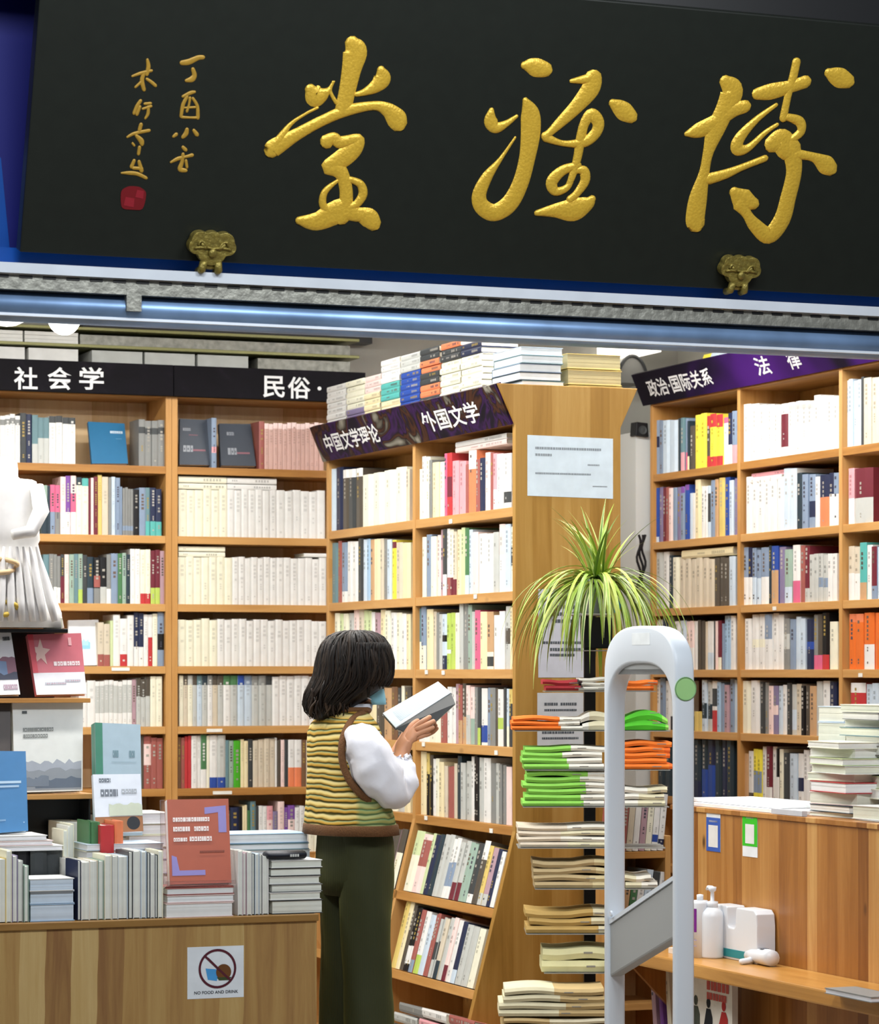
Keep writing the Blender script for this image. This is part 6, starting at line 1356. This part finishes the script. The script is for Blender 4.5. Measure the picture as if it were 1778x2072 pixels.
# side curtain hanging in front of the ear, and curled tips at the back
for k in range(46):
    x0 = r.uniform(712, 784); x1 = x0 + r.uniform(-16, 4); yb = 1350 + r.uniform(20, 62) * (1 if x0 < 745 else .75); d0 = -.100 + (abs(x0 - 730) / 55) ** 2 * .06
    P_ = [bp(x0 + (x1 - x0) * i / 6 + 2 * math.sin(i + k), 1300 + (yb - 1300) * i / 6, d0 + .010 * (i / 6)) for i in range(7)]
    w_ = r.uniform(.004, .009); m.tube(P_, [w_ * f_ for f_ in (.5, .9, 1, 1, .9, .6, .15)], 5, r.choice(('#0e0b09', '#140f0b', '#1c1510')))
for k in range(70):
    x0 = r.uniform(630, 705); y0_ = r.uniform(1370, 1420); d0 = r.uniform(-.095, -.03); x1 = x0 - r.uniform(0, 14) * (1 if x0 < 670 else -.2); yb = 1452 - max(0, (x0 - 668)) * .35 + r.uniform(-12, 8)
    P_ = [bp(x0 + (x1 - x0) * (i / 6) ** 1.4 + 3 * math.sin(i * .9 + k), y0_ + (yb - y0_) * i / 6, d0) for i in range(7)]
    w_ = r.uniform(.003, .006); m.tube(P_, [w_ * f_ for f_ in (.4, .9, 1, 1, .9, .6, .15)], 5, r.choice(('#1e1610', '#2a1f17', '#3a2c20', '#17110d')))
sub(m, 'locks', M_HAIR, HAIR, smooth=True)
# the open book in her hands
OB = thing('book', 'open book held up by the reader, white page towards her and dark grey cover outside', 'book', bk[0])
m = MB(); th = .006; m.prism([bk[0], bk[1], bk[2], bk[3]], -bn * th, '#cdd7dc'); pg = m.build('page_block', M_PAPER, OB)
m = MB()
for k in range(9):
    v = .16 + .075 * k; a = bk[0] + (bk[3] - bk[0]) * v; mm = (bk[1] - bk[0])
    m.quad(a + mm * .12 + bn * .0005, a + mm * .86 + bn * .0005, a + mm * .86 + (bk[3] - bk[0]) * .018 + bn * .0005, a + mm * .12 + (bk[3] - bk[0]) * .018 + bn * .0005, '#9aa6b0')
sub(m, 'print', M_PAPER, pg)
m = MB(); m.prism([p - bn * (th + .0002) + (p - (bk[0] + bk[2]) / 2) * .025 for p in bk], -bn * .002, '#3a3d3c')
lo = [bk[0] - bn * .003, bk[1] - bn * .003, bp(921, 1424, .07), bp(846, 1492, -.005)]
n2 = (lo[1] - lo[0]).cross(lo[3] - lo[0]).normalized()
if n2.y > 0: n2 = -n2
m.prism(lo, -n2 * .002, '#2b2e2d'); m.build('cover', M_BOOK, OB)
m = MB(); m.prism([p - n2 * .0035 for p in lo], -n2 * .004, '#d8dada'); m.build('far_pages', M_PAPER, OB)

# ================================================================== BUILD THE BOOKS
CAND.sort(key=lambda c: -c['area'])
N_SINGLE = 288
rest = MB(); seen = set()
for i, c in enumerate(CAND):
    if i < N_SINGLE:
        mb = MB(); book_mesh(mb, c['o'], c['ax'], c['up'], c['dp'], c['w'], c['h'], c['d'], c['col'], c['bands'], c['style'], c['seed'], c['pages'] or '#e6e0cc', marks='on the table' not in c['group'], faint=.80 if 'wall bookcase' in c['group'] else .58)
        o = mb.build('book', M_BOOK, rot=ANG); lb = c['label']
        if lb in seen: print('DUP LABEL', lb)
        seen.add(lb); tag(o, lb, 'book', c['group'])
    else:
        book_mesh(rest, c['o'], c['ax'], c['up'], c['dp'], c['w'], c['h'], c['d'], c['col'], c['bands'], c['style'], c['seed'], c['pages'] or '#e6e0cc', marks=c['area'] > 700, faint=.80 if 'wall bookcase' in c['group'] else .58)
print('BOOKS', len(CAND), 'smallest single', CAND[min(N_SINGLE, len(CAND)) - 1]['area'])
if rest.v:
    o = rest.build('remaining_books', M_BOOK, origin=W(4, 11, 0), rot=ANG); tag(o, 'the many remaining smaller books filling the shelves of all bookcases', 'books'); o['kind'] = 'stuff'
import re
for o in bpy.data.objects:
    if 'label' in o and not 4 <= len(re.findall(r"[A-Za-z0-9][A-Za-z0-9'’-]*", o['label'])) <= 16: print('LONG', o['label'])
    for k in ('_o', '_r'):
        if k in o: del o[k]
